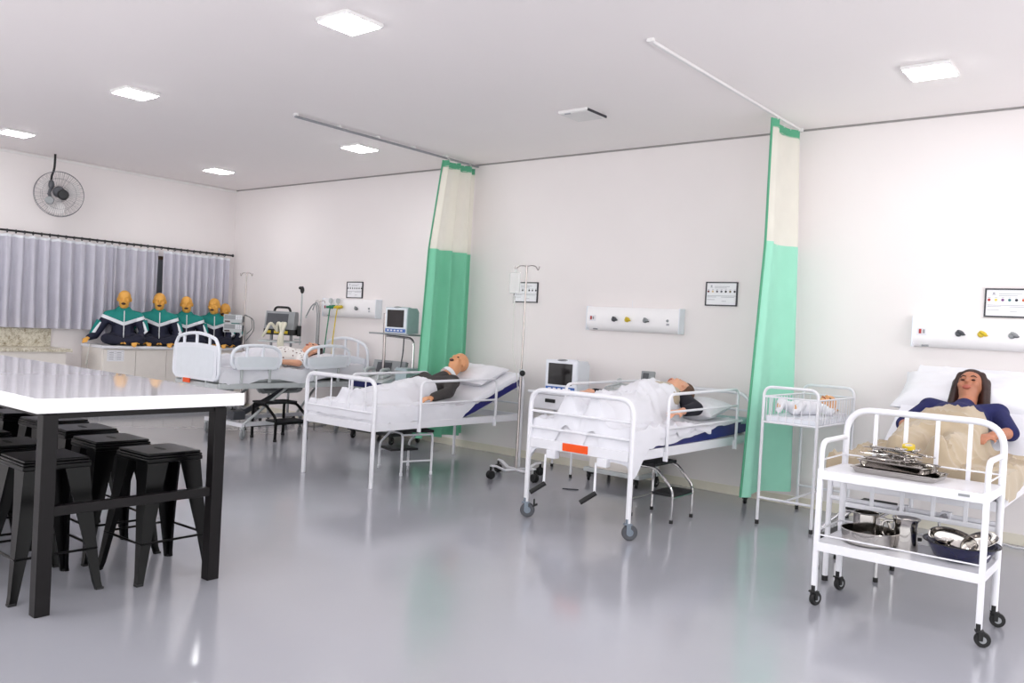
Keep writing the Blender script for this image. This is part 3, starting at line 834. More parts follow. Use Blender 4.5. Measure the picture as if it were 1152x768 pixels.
def pillow(label, loc, size, ang, rz=0, seed=0, mt='pillow'):
    t = thing('pillow', label, 'pillow', loc, rz)
    a, b, c = size[0] / 2, size[1] / 2, size[2] / 2
    for side in (1,):
        g = G(); n = 26
        for sgn in (1, -1):
            P = []
            for j in range(n + 1):
                row = []
                for i in range(n + 1):
                    u = -1 + 2 * i / n; v = -1 + 2 * j / n
                    e = max(0, (1 - u ** 4) * (1 - v ** 4)) ** .55
                    pin = 1 - .06 * (u * u) * (1 - v * v) - 0.0
                    k = noise.noise(Vector((u * 2.2 + seed * 3, v * 2.2, sgn * 2))) * .18 + noise.noise(Vector((u * 6 + seed, v * 5, sgn))) * .09
                    p = Vector((a * u * (1 - .07 * (1 - v * v)), b * v * (1 - .09 * (1 - u * u)), sgn * c * e * (1 + k) + .012 * noise.noise(Vector((u * 3, v * 3, seed)))))
                    row.append(RX(ang) @ p)
                P.append(row)
            g.grid(P)
        bmesh.ops.remove_doubles(g.bm, verts=g.bm.verts, dist=.001)
        g.build('cushion', mt, t)
    g = G()
    edge = [Vector((a * u, b * v, .012 * noise.noise(Vector((u * 3, v * 3, seed))))) for u, v in
            [(-1 + 2 * k / 12, -1) for k in range(12)] + [(1, -1 + 2 * k / 12) for k in range(12)] + [(1 - 2 * k / 12, 1) for k in range(12)] + [(-1, 1 - 2 * k / 12) for k in range(12)]]
    def pin(p):
        u, v = p.x / a, p.y / b
        return RX(ang) @ Vector((p.x * (1 - .07 * (1 - v * v)), p.y * (1 - .09 * (1 - u * u)), p.z))
    g.tube([pin(p) for p in edge], .004, 5, True)
    g.build('seam_piping', mt, t)
    return t
def basis(face, crown):
    x = Vector(face).normalized(); z = Vector(crown); z = (z - x * z.dot(x)).normalized(); y = z.cross(x)
    return Matrix((x, y, z)).transposed()

def lying_manikin(label, loc, pel, chest, neck, hc, face, crown, arms, legs, skin, shirt, sleeve, hair=None, mouth='lips', open_=True, eyes='mouth', brows=None, teeth=False, hs=1.0, collar=None, hairfn=None, tr=1.0):
    t = thing('patient_manikin', label, 'manikin', loc)
    R = basis(face, crown)
    pel, chest, neck, hc = map(Vector, (pel, chest, neck, hc))
    g = G(); head_prims(g, hc, R, hs, neck)
    g.cap(pel, chest, .115 * tr, .125 * tr, 18)
    up = (R @ Vector((1, 0, 0)))
    for s in (-1, 1):
        g.cap(chest + Vector((s * .07, 0, 0)), pel + Vector((s * .07, 0, 0)), .105 * tr, .10 * tr)
    g.cap(neck, chest, .055, .10)
    caps = []
    for sh, el, wr, hd, hu, side in arms:
        sh, el, wr = map(Vector, (sh, el, wr))
        g.cap(chest + (sh - chest) * .35, sh, .08, .062); g.cap(sh, el, .054, .043); g.cap(el, wr, .042, .028)
        hand_prims(g, wr, hd, hu, .95, .55, side)
    for hp, kn, an, toe in legs:
        g.cap(hp, kn, .085, .058); g.cap(kn, an, .055, .036); g.cap(an, toe, .038, .028)
        caps += [(hp, kn, .085, .058), (kn, an, .055, .036), (an, toe, .045, .035)]
    body = organic('body', g, skin, t, .0095, 5, .5)
    face_parts(hc, R, t, hs, mouth, open_, eyes, brows, teeth)
    g = G()
    for s in (-1, 1):
        g.cap(chest + Vector((s * .07, 0, 0)), pel + Vector((s * .07, 0, 0)), .118 * tr, .113 * tr, 16)
    g.cap(chest, pel, .128 * tr, .123 * tr, 18); g.cap(neck + (chest - neck) * .32, chest, .075, .11)
    for sh, el, wr, hd, hu, side in arms:
        sh, el, wr = map(Vector, (sh, el, wr))
        g.cap(chest + (sh - chest) * .3, sh, .094, .076); 
        f = min(1.0, sleeve)
        g.cap(sh, sh + (el - sh) * f, .067, .067 - .011 * f)
        if sleeve > 1:
            g.cap(el, el + (wr - el) * (sleeve - 1), .056, .044)
    organic('shirt', g, shirt, t, .0105, 5, .5)
    if collar:
        g = G(); ax = (hc - chest).normalized().to_track_quat('Z', 'Y').to_matrix()
        g.lathe([(.060, 0), (.085, -.01), (.080, .035), (.062, .04)], neck + (chest - neck) * .1, 16, ax, cap=False); g.build('collar', collar, t)
    if hair:
        g = G(); P = lambda x, y, z: hc + R @ Vector((x * hs, y * hs, z * hs))
        hairfn(g, P, R, hs)
        organic('hair', g, hair, t, .008, 3, .6)
    caps += [(pel, chest, .125 * tr, .13 * tr)] + [(pel + Vector((q * .075, 0, 0)), chest + Vector((q * .075, 0, 0)), .115 * tr, .12 * tr) for q in (-1, 1)]
    return t, caps

# ------------------------------------------------------------------ enamelled tube beds
def caster(parent, c, r, fork, wheel, name='caster', brake=False, rz=0.0):
    """swivel caster: stem, fork, wheel; c = contact point on the floor"""
    x, y = c
    Rm = RZ(rz)
    g = G(); o = Rm @ Vector((0, .02, 0))
    g.lathe([(.012, 0), (.012, .04)], (x, y, 2 * r - .005), 10)
    g.box((x - .017 * math.cos(rz) + o.x * .5, y - .017 * math.sin(rz) + o.y * .5, r * 1.45), (.006, r * .55, r * 1.2), Rm, .002)
    g.box((x + .017 * math.cos(rz) + o.x * .5, y + .017 * math.sin(rz) + o.y * .5, r * 1.45), (.006, r * .55, r * 1.2), Rm, .002)
    g.box((x + o.x * .3, y + o.y * .3, r * 2.02), (.042, r * 1.1, .01), Rm, .003)
    f = g.build(name, fork, parent)
    g = G(); g.lathe([(r * .45, -.013), (r * .92, -.013), (r, -.007), (r, .007), (r * .92, .013), (r * .45, .013)], (x + o.x, y + o.y, r), 20, Rm @ RY(PI / 2)); g.build('wheel', wheel, f)
    g = G(); g.lathe([(r * .45, -.015), (r * .45, .015)], (x + o.x, y + o.y, r), 14, Rm @ RY(PI / 2)); g.build('wheel_hub', fork if wheel != fork else 'greymetal', f)
    if brake:
        g = G(); b = Rm @ Vector((0, .075, 0)); g.box((x + b.x, y + b.y, r * 1.7), (.03, .04, .014), Rm @ RX(.5), .004); g.box((x + b.x * .9, y + b.y * .9, r * 2.1), (.02, .012, .05), Rm, .004); g.build('brake_pedal', 'rubber', f)
    return f
def side_rail(parent, x, y0, y1, z0, z1, bars, r=.011, rad=.06, name='side_rail'):
    g = G(); g.tube(fillet([(x, y0, z0), (x, y0, z1), (x, y1, z1 + .012), (x, y1, z0)], rad), r, 8)
    for z in bars: g.tube([(x, y0, z), (x, y1, z + .006)], r * .8, 6)
    o = g.build(name, 'white', parent)
    for y in (y0, y1):
        s = 1 if x > 0 else -1
        G().box((x - s * .012, y, z0 + .035), (.02, .03, .07), None, .004).build('rail_clamp', 'white', o)
    return o
def bed_frame(parent, xh, L, z0, z1, legs=True):
    g = G()
    for s in (-1, 1): g.b2(s * xh - .016, s * xh + .016, 0.0, L, z0, z1, .004)
    g.build('side_beam', 'white', parent)
    g = G(); g.b2(-xh, xh, -.012, .012, z0, z1, .003); g.build('foot_beam', 'white', parent)
    g = G(); g.b2(-xh, xh, L - .015, L + .012, z0, z1, .003)
    for k in range(4): g.b2(-xh, xh, L * (.2 + .2 * k) - .015, L * (.2 + .2 * k) + .015, z0, z0 + .025, .002)
    g.build('cross_beam', 'white', parent)
    G().b2(-xh + .03, xh - .03, .04, L * .62, z1 - .012, z1 - .002).build('base_slats', 'lightgrey', parent)

# --- bed with the bald manikin
B2 = (-5.745, 4.76, 0)
t = thing('hospital_bed', 'white tube hospital bed on plain legs holding the bald manikin', 'bed', B2, 0, 'white tube hospital beds')
XH = .455; L2 = 1.99
bed_frame(t, XH - .02, L2, .47, .535)
g = G(); g.tube(fillet([(-XH, 0, 0), (-XH, 0, .905), (XH, 0, .905), (XH, 0, 0)], .10, 7), .019, 10); g.build('footboard_tube', 'white', t)
g = G(); g.tube([(-XH, 0, .625), (XH, 0, .625)], .009, 8); g.build('footboard_rail', 'white', t)
for x in (-.33, -.12, .12, .33): G().tube([(x, 0, .625), (x, 0, .90)], .006, 6).build('footboard_bar', 'white', t)
g = G(); g.tube(fillet([(-XH, L2, 0), (-XH, L2, .93), (XH, L2, .93), (XH, L2, 0)], .10, 7), .016, 10); g.tube([(-XH, L2, .64), (XH, L2, .64)], .009, 8); g.tube([(-XH, L2, .78), (XH, L2, .78)], .009, 8); g.build('headboard_tube', 'white', t)
side_rail(t, XH + .012, .53, 1.56, .44, .885, [.69], .013)
side_rail(t, -XH - .012, .53, 1.56, .44, .885, [.69], .013)
g = G()
for x in (-.3, .3): g.tube([(x, 1.2, .50), (x, 1.75, .66), (x, 1.75, .52)], .011, 6)
g.tube([(-.3, 1.75, .66), (.3, 1.75, .66)], .011, 6)
g.build('backrest_support', 'white', t)
G().box((0, 1.6, .69), (.8, .72, .016), RX(.345), .003).build('backrest_plate', 'lightgrey', t)
def b2top(x, y): return .648 if y < 1.15 else .648 + .36 * (y - 1.15) * min(1, .6 + (y - 1.15))
mattress('navy blue mattress with raised back under the bald manikin', B2, .425, [(.03, .537), (1.15, .537), (1.30, .58), (1.96, .815)], .105)
o = G().grid(drape(.435, .03, 1.97, lambda x, y: (.642 if y < 1.13 else .642 + (y - 1.13) * .355), [], lambda y: .125 if y < 1.12 else max(.05, .105 - (y - 1.12) * .4), lambda y: .12 if y < 1.12 else .06, lambda x: .125, lambda x: .10, .03, .008, 1)).build('bed_sheet', 'sheet')
o.location = B2; tag(o, 'white fitted sheet on the bed of the bald manikin', 'sheet')
pillow('white pillow under the bald manikin head', (B2[0], B2[1] + 1.70, .905), (.66, .44, .15), .34, 0, 1)
b2m, caps = lying_manikin('bald manikin in charcoal top lying with head raised on a pillow', B2, (0, .70, .72), (0, 1.12, .780), (0, 1.375, .915), (0, 1.50, 1.01), (0, -.60, .80), (0, .80, .60),
    [((.19, 1.22, .85), (.325, 1.03, .765), (.315, .83, .725), (-.1, -1, -.1), (.15, 0, 1), 1), ((-.19, 1.22, .85), (-.31, 1.0, .765), (-.28, .78, .745), (.1, -1, -.1), (-.2, 0, 1), -1)],
    [((.09, .70, .715), (.10, .40, .715), (.07, .16, .70), (.08, .13, .755)), ((-.09, .70, .715), (-.10, .40, .715), (-.07, .16, .70), (-.08, .13, .755))],
    'skin', 'charcoal', 1.92, None, 'mouth', True, 'mouth', None, False, 1.05, 'white_stripe', None, .84)
o = G().grid(drape(.43, .015, 1.02, lambda x, y: .655, caps + [((-.08, .16, .70), (.08, .16, .70), .05, .05)], lambda y: .125 - .015 * math.sin(9 * y), lambda y: .11, lambda x: .115, None, .02, .014, 2, 16, .010)).build('top_sheet', 'sheet')
o.location = B2; tag(o, 'white sheet drawn up to the chest of the bald manikin', 'sheet')

# --- bed with orange plate, crank handles and casters
B3 = (-3.38, 4.99, 0)
t = thing('hospital_bed', 'white tube hospital bed on casters with orange plate and crank handles', 'bed', B3, 0, 'white tube hospital beds')
XH = .442; L3 = 1.95
bed_frame(t, XH - .02, L3, .53, .60)
g = G(); g.tube(fillet([(-XH, 0, .11), (-XH, 0, .957), (XH, 0, .957), (XH, 0, .11)], .12, 8), .019, 10); g.build('footboard_tube', 'white', t)
for z in (.80, .68): G().tube([(-XH, 0, z), (XH, 0, z)], .010, 8).build('footboard_rail', 'white', t)
g = G(); g.tube(fillet([(-XH, L3, .09), (-XH, L3, .95), (XH, L3, .95), (XH, L3, .09)], .16, 8), .016, 10)
for z in (.80, .68): g.tube([(-XH, L3, z), (XH, L3, z)], .009, 8)
g.build('headboard_tube', 'white', t)
side_rail(t, XH + .016, .46, 1.64, .50, .985, [.735, .855], .012, .07)
side_rail(t, -XH - .016, .46, 1.64, .50, .985, [.735, .855], .012, .07)
G().box((-.015, -.018, .568), (.215, .012, .056), None, .003).build('orange_plate', 'orange', t)
for x in (-.27, .17):
    G().box((x + .05, .0, .50), (.08, .06, .06), None, .004).build('crank_bracket', 'white', t)
    g = G(); g.tube([(x + .05, .0, .49), (x, -.02, .49), (x + .02, -.05, .285)], .009, 7); c = g.build('crank_rod', 'white', t)
    G().tube([(x + .03, -.045, .29), (x - .055, -.11, .215)], .0175, 10).build('crank_grip', 'rubber', c)
caster(t, (-XH, -.01), .055, 'castergrey', 'darkgrey', brake=True, rz=-1.0); caster(t, (XH, -.01), .055, 'castergrey', 'darkgrey', rz=-.8)
caster(t, (-XH, L3 - .01), .048, 'rubber', 'rubber'); caster(t, (XH, L3 - .01), .048, 'rubber', 'rubber', rz=.5)
G().box((0, 1.5, .604), (.8, .8, .008), RX(.02), .002).build('backrest_plate', 'lightgrey', t)
mattress('navy blue mattress on the bed with the orange plate', B3, .425, [(.03, .60), (1.2, .602), (1.93, .625)], .095)
def b3t(y): return .702 if y < 1.1 else .702 + (y - 1.1) * .03
o = G().grid(drape(.432, .03, 1.80, lambda x, y: b3t(y), [], lambda y: .10 if y < .5 else max(.018, .10 - (y - .5) * .10), lambda y: .08, lambda x: .135, None, .03, .007, 3, folds=.006)).build('bed_sheet', 'sheet')
o.location = B3; tag(o, 'white sheet on the navy mattress of the bed with the orange plate', 'sheet')
o = G().grid(drape(.428, 1.76, 1.94, lambda x, y: b3t(y) + .004, [], lambda y: .04, lambda y: .04, None, lambda x: .04, .03, .003, 4)).build('mattress_cover', 'teal_cover')
o.location = B3; tag(o, 'pale teal cover showing at the head end of the navy mattress', 'mattress cover')
pillow('white pillow on the bed with the orange plate', (B3[0] + .05, B3[1] + 1.56, .805), (.64, .40, .15), .20, -.05, 2)
def hair3(g, P, R, s):
    g.ell(P(-.045, 0, .05), (.082, .088, .085), R); g.ell(P(-.02, 0, .095), (.085, .075, .055), R); g.ell(P(-.075, 0, -.01), (.045, .075, .07), R)
b3m, caps = lying_manikin('manikin with brown hair and black sleeves, head turned away under white sheet', B3, (0, .70, .84), (0, 1.06, .885), (0, 1.33, .90), (0, 1.46, .955), (-.55, .15, .80), (.05, 1, .25),
    [((.20, 1.20, .885), (.375, 1.06, .85), (.36, .84, .835), (-.25, -1, -.05), (.3, 0, 1), 1), ((-.20, 1.16, .88), (-.33, .90, .88), (-.375, .66, .925), (-.1, -1, .0), (-.1, .1, 1), -1)],
    [((.10, .70, .84), (.12, .38, .86), (.10, .10, .82), (.11, .06, .90)), ((-.10, .70, .84), (-.12, .38, .86), (-.10, .10, .82), (-.11, .06, .90))],
    'skinpeach', 'black_cloth', 1.72, 'hairbrown', 'lips', False, 'mouth', None, False, 1.02, None, hair3)
caps += [((-.13, .12, .80), (-.13, .62, .82), .10, .12), ((.10, .12, .80), (.10, .62, .82), .10, .12), ((0, .25, .82), (0, .6, .82), .10, .10), ((0, .75, .86), (0, 1.02, .885), .14, .14)]
o = G().grid(drape(.435, .025, 1.18, lambda x, y: .715 + .02 * math.sin(4 * y), caps, lambda y: .21 - .15 * max(0, min(1, (y - .05) / .5)) + .13 * max(0, 1 - y / .16) + .02 * math.sin(11 * y), lambda y: .20 + .14 * max(0, 1 - y / .16), lambda x: .215 + .03 * math.sin(6 * x + 1) + .08 * max(0, abs(x) - .3) / .13, None, .02, .024, 5, 8, .012, .014)).build('top_sheet', 'sheet')
o.location = B3; tag(o, 'rumpled white sheet over the legs of the manikin with the turned head', 'sheet')
g = G()
g.cap(Vector((0, 1.02, .895)), Vector((0, 1.22, .915)), .15, .115, 18); g.cap((-.1, 1.05, .895), (-.07, 1.2, .905), .12, .10); g.cap((.1, 1.05, .895), (.07, 1.2, .905), .12, .10)
organic('scarf', g, 'beige', b3m, .011, 6, .5)['label'] = 'beige collar cloth'

# --- bed with the woman manikin
B4 = (-1.2, 5.12, 0)
t = thing('hospital_bed', 'white hospital bed with raised back behind the instrument trolley', 'bed', B4, 0, 'white tube hospital beds')
XH = .445; L4 = 1.94
bed_frame(t, XH - .02, L4, .565, .62)
g = G(); g.tube(fillet([(-XH, 0, .0), (-XH, 0, .66), (XH, 0, .66), (XH, 0, .0)], .06, 6), .016, 10); g.tube([(-XH, 0, .50), (XH, 0, .50)], .014, 8); g.build('footboard_tube', 'white', t)
g = G(); g.tube(fillet([(-XH, L4, .02), (-XH, L4, 1.0), (XH, L4, 1.0), (XH, L4, .02)], .12, 7), .016, 10); g.tube([(-XH, L4, .8), (XH, L4, .8)], .010, 8); g.build('headboard_tube', 'white', t)
for s in (-1, 1):
    G().lathe([(.019, 0), (.019, .03)], (s * XH, L4, 0), 10).build('foot_cap', 'rubber', t)
    G().lathe([(.019, 0), (.019, .03)], (s * XH, 0, 0), 10).build('foot_cap', 'rubber', t)
for x in (-.05, .17):
    G().box((x + .02, -.01, .50), (.05, .05, .05), None, .004).build('crank_bracket', 'white', t)
    g = G(); g.lathe([(0, 0), (.022, 0), (.022, .02), (0, .02)], (x + .02, -.05, .50), 12, RX(PI / 2)); g.tube([(x + .02, -.06, .50), (x, -.07, .48), (x + .0, -.07, .34)], .008, 7); g.build('crank_rod', 'chrome', t)
G().box((0, 1.46, .87), (.8, 1.02, .016), RX(.55), .003).build('backrest_plate', 'lightgrey', t)
g = G()
for x in (-.3, .3): g.tube([(x, 1.0, .57), (x, 1.5, .86)], .012, 6)
g.build('backrest_support', 'white', t)
def b4b(y): return .625 if y < 1.0 else .625 + (y - 1.0) * .61
mattress('mattress with raised back under the woman manikin', B4, .425, [(.02, .625), (1.0, .625), (1.90, 1.16)], .09, 'pillow')
o = G().grid(drape(.432, .02, 1.90, lambda x, y: b4b(y) + .092 + (.0 if y < .95 else .012), [], lambda y: .09, lambda y: .09, lambda x: .05, lambda x: .08, .03, .008, 6)).build('bed_sheet', 'sheet')
o.location = B4; tag(o, 'white sheet on the raised bed of the woman manikin', 'sheet')
pillow('large white pillow behind the woman manikin head', (B4[0] - .02, B4[1] + 1.64, 1.105), (.98, .50, .19), .50, 0, 3)
def hair4(g, P, R, s):
    g.ell(P(-.035, 0, .05), (.088, .09, .085), R); g.ell(P(-.01, 0, .088), (.09, .082, .05), R)
    for sy in (-1, 1):
        g.cap(P(-.01, sy * .082, .05), P(-.02, sy * .100, -.15), .034, .030); g.cap(P(.025, sy * .062, .085), P(.0, sy * .088, .0), .026, .026)
        g.cap(P(-.05, sy * .05, .0), P(-.05, sy * .07, -.15), .045, .035)
b4m, caps = lying_manikin('woman manikin with long dark hair and navy top under a beige blanket', B4, (0, .72, .83), (0, 1.14, .945), (0, 1.375, 1.055), (0, 1.46, 1.155), (-.05, -.80, .60), (-.03, .60, .80),
    [((.205, 1.26, 1.005), (.315, 1.06, .905), (.25, .86, .895), (-.35, -.9, -.1), (.2, -.1, 1), 1), ((-.205, 1.26, 1.005), (-.31, 1.04, .895), (-.24, .83, .88), (.35, -.9, -.1), (-.2, -.1, 1), -1)],
    [((.10, .72, .82), (.11, .38, .83), (.10, .10, .78), (.11, .07, .86)), ((-.10, .72, .82), (-.11, .38, .83), (-.10, .10, .78), (-.11, .07, .86))],
    'skinbrown', 'navyknit', 1.05, 'hair', 'lips', True, 'mouth', 'hair', True, 1.08, None, hair4)
caps = [c for c in caps if True] + [((-.13, .3, .77), (-.16, .9, .83), .09, .12)]
o = G().grid(drape(.452, -.03, .99, lambda x, y: .735 if y < .95 else .735 + (y - .95) * .58, caps, lambda y: .10 + .05 * math.sin(4 * y + 1), lambda y: .09 + .04 * math.sin(5 * y), lambda x: .11 + .03 * math.sin(8 * x), None, .02, .024, 7, 7, .012, .014)).build('blanket', 'beige')
o.location = B4; tag(o, 'beige blanket covering the woman manikin and hanging over the bed foot', 'blanket')

# ------------------------------------------------------------------ electric bed with moulded plastic panels
B1 = (-8.53, 5.03, 0)
t = thing('electric_bed', 'white electric hospital bed with moulded plastic side panels', 'bed', B1)
def panel(parent, name, w, h, plane, pos, rot=0.0, peak=.06, mt='plastic', mt2='plasticblue', spokes=(.22, .5, .78), base=.62, lower=1.0):
    """moulded rail: solid lower panel, arched grip on spokes. plane 'x' spans x, 'y' spans y"""
    def W(u, z, d=0.0):
        return Vector((u, d, z)) if plane == 'x' else Vector((d, u, z))
    off = Vector(pos)
    Rm = RX(rot) if plane == 'y' else Matrix.Identity(3)
    hw = w / 2; hb = h * base
    top = []
    for k in range(25):
        u = -1 + 2 * k / 24
        top.append((u * (hw - .035), hb + peak * .5 * (1 - u * u) - .02))
    bot = [(hw - .03, .06), (hw - .07, .0), (-hw + .07, 0), (-hw + .03, .06)]
    outl = top + bot
    g = G(); th = .034
    a = [g.bm.verts.new(off + Rm @ W(u, z, -th / 2)) for u, z in outl]; b = [g.bm.verts.new(off + Rm @ W(u, z, th / 2)) for u, z in outl]
    g._f(a); g._f(b[::-1]); n = len(a)
    for i in range(n): g._f([a[i], a[(i + 1) % n], b[(i + 1) % n], b[i]])
    bmesh.ops.bevel(g.bm, geom=[e for e in g.bm.edges if len(e.link_faces) == 2 and e.calc_face_angle(0) > 1.0], offset=.01, segments=2, affect='EDGES')
    o = g.build(name, mt, parent)
    G().prism([(u * .88, z * .80 + .03) for u, z in outl], .002, Matrix.Translation(off) @ Rm.to_4x4() @ (
        Matrix(((1, 0, 0, 0), (0, 0, -1, -th / 2 - .0005), (0, 1, 0, 0), (0, 0, 0, 1))) if plane == 'x' else Matrix(((0, 0, 1, th / 2 - .0005), (1, 0, 0, 0), (0, 1, 0, 0), (0, 0, 0, 1))))).build('inset_panel', mt2, o)
    loop = [(-hw + .05, .02), (-hw, .06), (-hw + .015, h * .78), (-hw + .075, h - .015)]
    loop += [(-hw + .1 + (w - .2) * k / 8, h + peak * (1 - (2 * k / 8 - 1) ** 2)) for k in range(9)]
    loop += [(hw - .075, h - .015), (hw - .015, h * .78), (hw, .06), (hw - .05, .02)]
    g = G(); g.tube(fillet([off + Rm @ W(u, z) for u, z in loop], .05, 3), .019, 8); g.build('grip_rail', mt, o)
    for s in spokes:
        u = -hw + w * s; zt = h + peak * (1 - (2 * s - 1) ** 2)
        G().tube([off + Rm @ W(u, hb - .03), off + Rm @ W(u, zt)], .016, 8).build('spoke', mt, o)
    return o
panel(t, 'footboard', .92, .46, 'x', (0, 0, .655), 0, .05, base=.86)
panel(t, 'headboard', .90, .38, 'x', (0, 2.09, .72), 0, .06, base=.55)
panel(t, 'side_panel', .64, .25, 'y', (.46, .46, .79), 0, .016, spokes=(.3, .62))
panel(t, 'side_panel', .68, .25, 'y', (.46, 1.45, .80), .05, .02, spokes=(.3, .62))
panel(t, 'side_panel', .64, .25, 'y', (-.46, .46, .42), 0, .03, mt='lightgrey', mt2='grey', spokes=(.3, .62))  # lowered far-side panels: shade under the bed put into their grey colour
panel(t, 'side_panel', .68, .25, 'y', (-.46, 1.45, .42), 0, .05, mt='lightgrey', mt2='grey', spokes=(.3, .62))
for y in (.28, .64, 1.28, 1.62):
    G().box((.455, y, .72), (.025, .03, .16), None, .004).build('panel_bracket', 'lightgrey', t)
g = G()
for s in (-1, 1): g.b2(s * .43 - .02, s * .43 + .02, 0.02, 2.08, .575, .635, .004)
for y in (.03, .7, 1.4, 2.07): g.b2(-.43, .43, y - .02, y + .02, .575, .63, .003)
g.build('upper_frame', 'lightgrey', t)
G().b2(-.40, .40, .06, 2.04, .636, .650, .003).build('mattress_deck', 'grey', t)
g = G()
for s in (-1, 1): g.b2(s * .30 - .022, s * .30 + .022, .36, 1.72, .14, .185, .004)
for y in (.38, 1.70): g.b2(-.38, .38, y - .022, y + .022, .14, .185, .004)
g.build('lower_frame', 'white', t)
for s in (-1, 1):
    G().tube([(s * .33, .42, .17), (s * .33, 1.00, .585)], .016, 8).build('lift_arm', 'lightgrey', t)
    G().tube([(s * .33, 1.62, .17), (s * .33, 1.98, .585)], .016, 8).build('lift_arm', 'lightgrey', t)
g = G(); g.tube([(0, .55, .22), (0, 1.2, .52)], .03, 10); g.box((.05, .50, .24), (.14, .16, .10), None, .01); g.build('lift_motor', 'darkgrey', t)
for x, y in ((-.36, .38), (.36, .38), (-.36, 1.70), (.36, 1.70)):
    caster(t, (x, y), .062, 'lightgrey', 'grey', brake=y < 1, rz=.6)
G().box((-.12, -.035, .635), (.14, .012, .05), None, .003).build('orange_plate', 'orange', t)
G().box((-.28, .02, .60), (.03, .03, .1), None, .003).build('foot_bracket', 'lightgrey', t)
G().box((.2, .02, .60), (.03, .03, .1), None, .003).build('foot_bracket', 'lightgrey', t)
mattress('pale grey mattress on the electric bed', B1, .42, [(.03, .652), (1.1, .652), (2.03, .72)], .11, 'lightgrey')
o = G().grid(drape(.43, .03, 2.03, lambda x, y: .767 if y < 1.1 else .767 + (y - 1.1) * .075, [], lambda y: .13 + .03 * math.sin(7 * y), lambda y: .10, lambda x: .05, lambda x: .06, .03, .01, 8)).build('bed_sheet', 'sheet')
o.location = B1; tag(o, 'white sheet hanging loosely between the side panels of the electric bed', 'sheet')
pillow('white pillow under the dark-haired manikin on the electric bed', (B1[0], B1[1] + 1.66, .885), (.64, .40, .13), .06, 0, 4)
def hair1(g, P, R, s):
    g.ell(P(-.045, 0, .05), (.082, .088, .085), R); g.ell(P(-.015, 0, .095), (.085, .078, .052), R); g.ell(P(-.075, 0, -.02), (.05, .078, .08), R)
b1m, caps = lying_manikin('dark-haired manikin in spotted white gown lying on the electric bed', B1, (0, .78, .885), (0, 1.18, .915), (0, 1.44, .95), (0, 1.56, .985), (0, -.25, .95), (0, .95, .25),
    [((.20, 1.27, .905), (.335, 1.12, .855), (.315, .86, .87), (-.25, -1, -.1), (.2, 0, 1), 1), ((-.20, 1.27, .905), (-.33, 1.08, .86), (-.30, .85, .87), (.3, -1, -.1), (-.2, 0, 1), -1)],
    [((.10, .78, .865), (.11, .44, .855), (.10, .16, .835), (.11, .12, .91)), ((-.10, .78, .865), (-.11, .44, .855), (-.10, .16, .835), (-.11, .12, .91))],
    'skinpeach', 'gown', .85, 'hair', 'lips', True, 'mouth', None, False, 1.0, None, hair1)
o = G().grid(drape(.425, .035, .95, lambda x, y: .782, caps, lambda y: .10 + .03 * math.sin(9 * y), lambda y: .10, lambda x: .06, None, .022, .010, 9, 5, .012)).build('top_sheet', 'sheet')
o.location = B1; tag(o, 'white sheet over the legs of the manikin in the spotted gown', 'sheet')

# ------------------------------------------------------------------ two-step stools at the beds (lower step towards local +x)
def step_stool(label, loc, rz, d, w, fm, r, cap, h1=.20, h2=.40, sq=False):
    t = thing('step_stool', label, 'step stool', loc, rz, 'two-step stools beside the beds')
    tw = min(.22, d * .52)
    for s in (-1, 1):
        y = s * w / 2
        g = G(); g.tube(fillet([(d, y, .01), (d, y, h1 + .05), (tw + .02, y, h2), (0, y, h2), (0, y, .01)], [.0, .05, .05, .05, 0], 5), r, 8)
        f = g.build('side_frame', fm, t)
        for x in (0, d): G().lathe([(r + .004, 0), (r + .004, .025), (r, .027)], (x, y, 0), 10).build('foot_cap', cap, f)
    for a, b in ((d, h1 - .012), (0, .13), (0, h2 - .012)): G().tube([(a, -w / 2, b), (a, w / 2, b)], r * .8, 6).build('cross_bar', fm, t)
    G().b2(d - tw, d + .008, -w / 2 + r, w / 2 - r, h1 - .004, h1 + .018, .004).build('lower_step', 'blackmatte', t)
    G().b2(-.008, tw + .015, -w / 2 - .01, w / 2 + .01, h2 + r * .6, h2 + r * .6 + .022, .004).build('upper_step', 'blackmatte', t)
    return t
step_stool('chrome two-step stool with black treads under the bed with the orange plate', (-3.335, 5.86, 0), .03, .345, .345, 'chrome', .011, 'rubber')
step_stool('black two-step stool beside the electric bed', (-8.30, 5.84, 0), 0, .44, .42, 'blackmetal', .017, 'rubber', .21, .39)
step_stool('white two-step stool with black treads under the bald manikin bed', (-5.525, 5.52, 0), math.radians(163), .47, .31, 'white', .011, 'white', .19, .385)
step_stool('chrome two-step stool behind the instrument trolley', (-1.415, 5.51, 0), PI, .35, .36, 'chrome', .011, 'rubber', .2, .40)

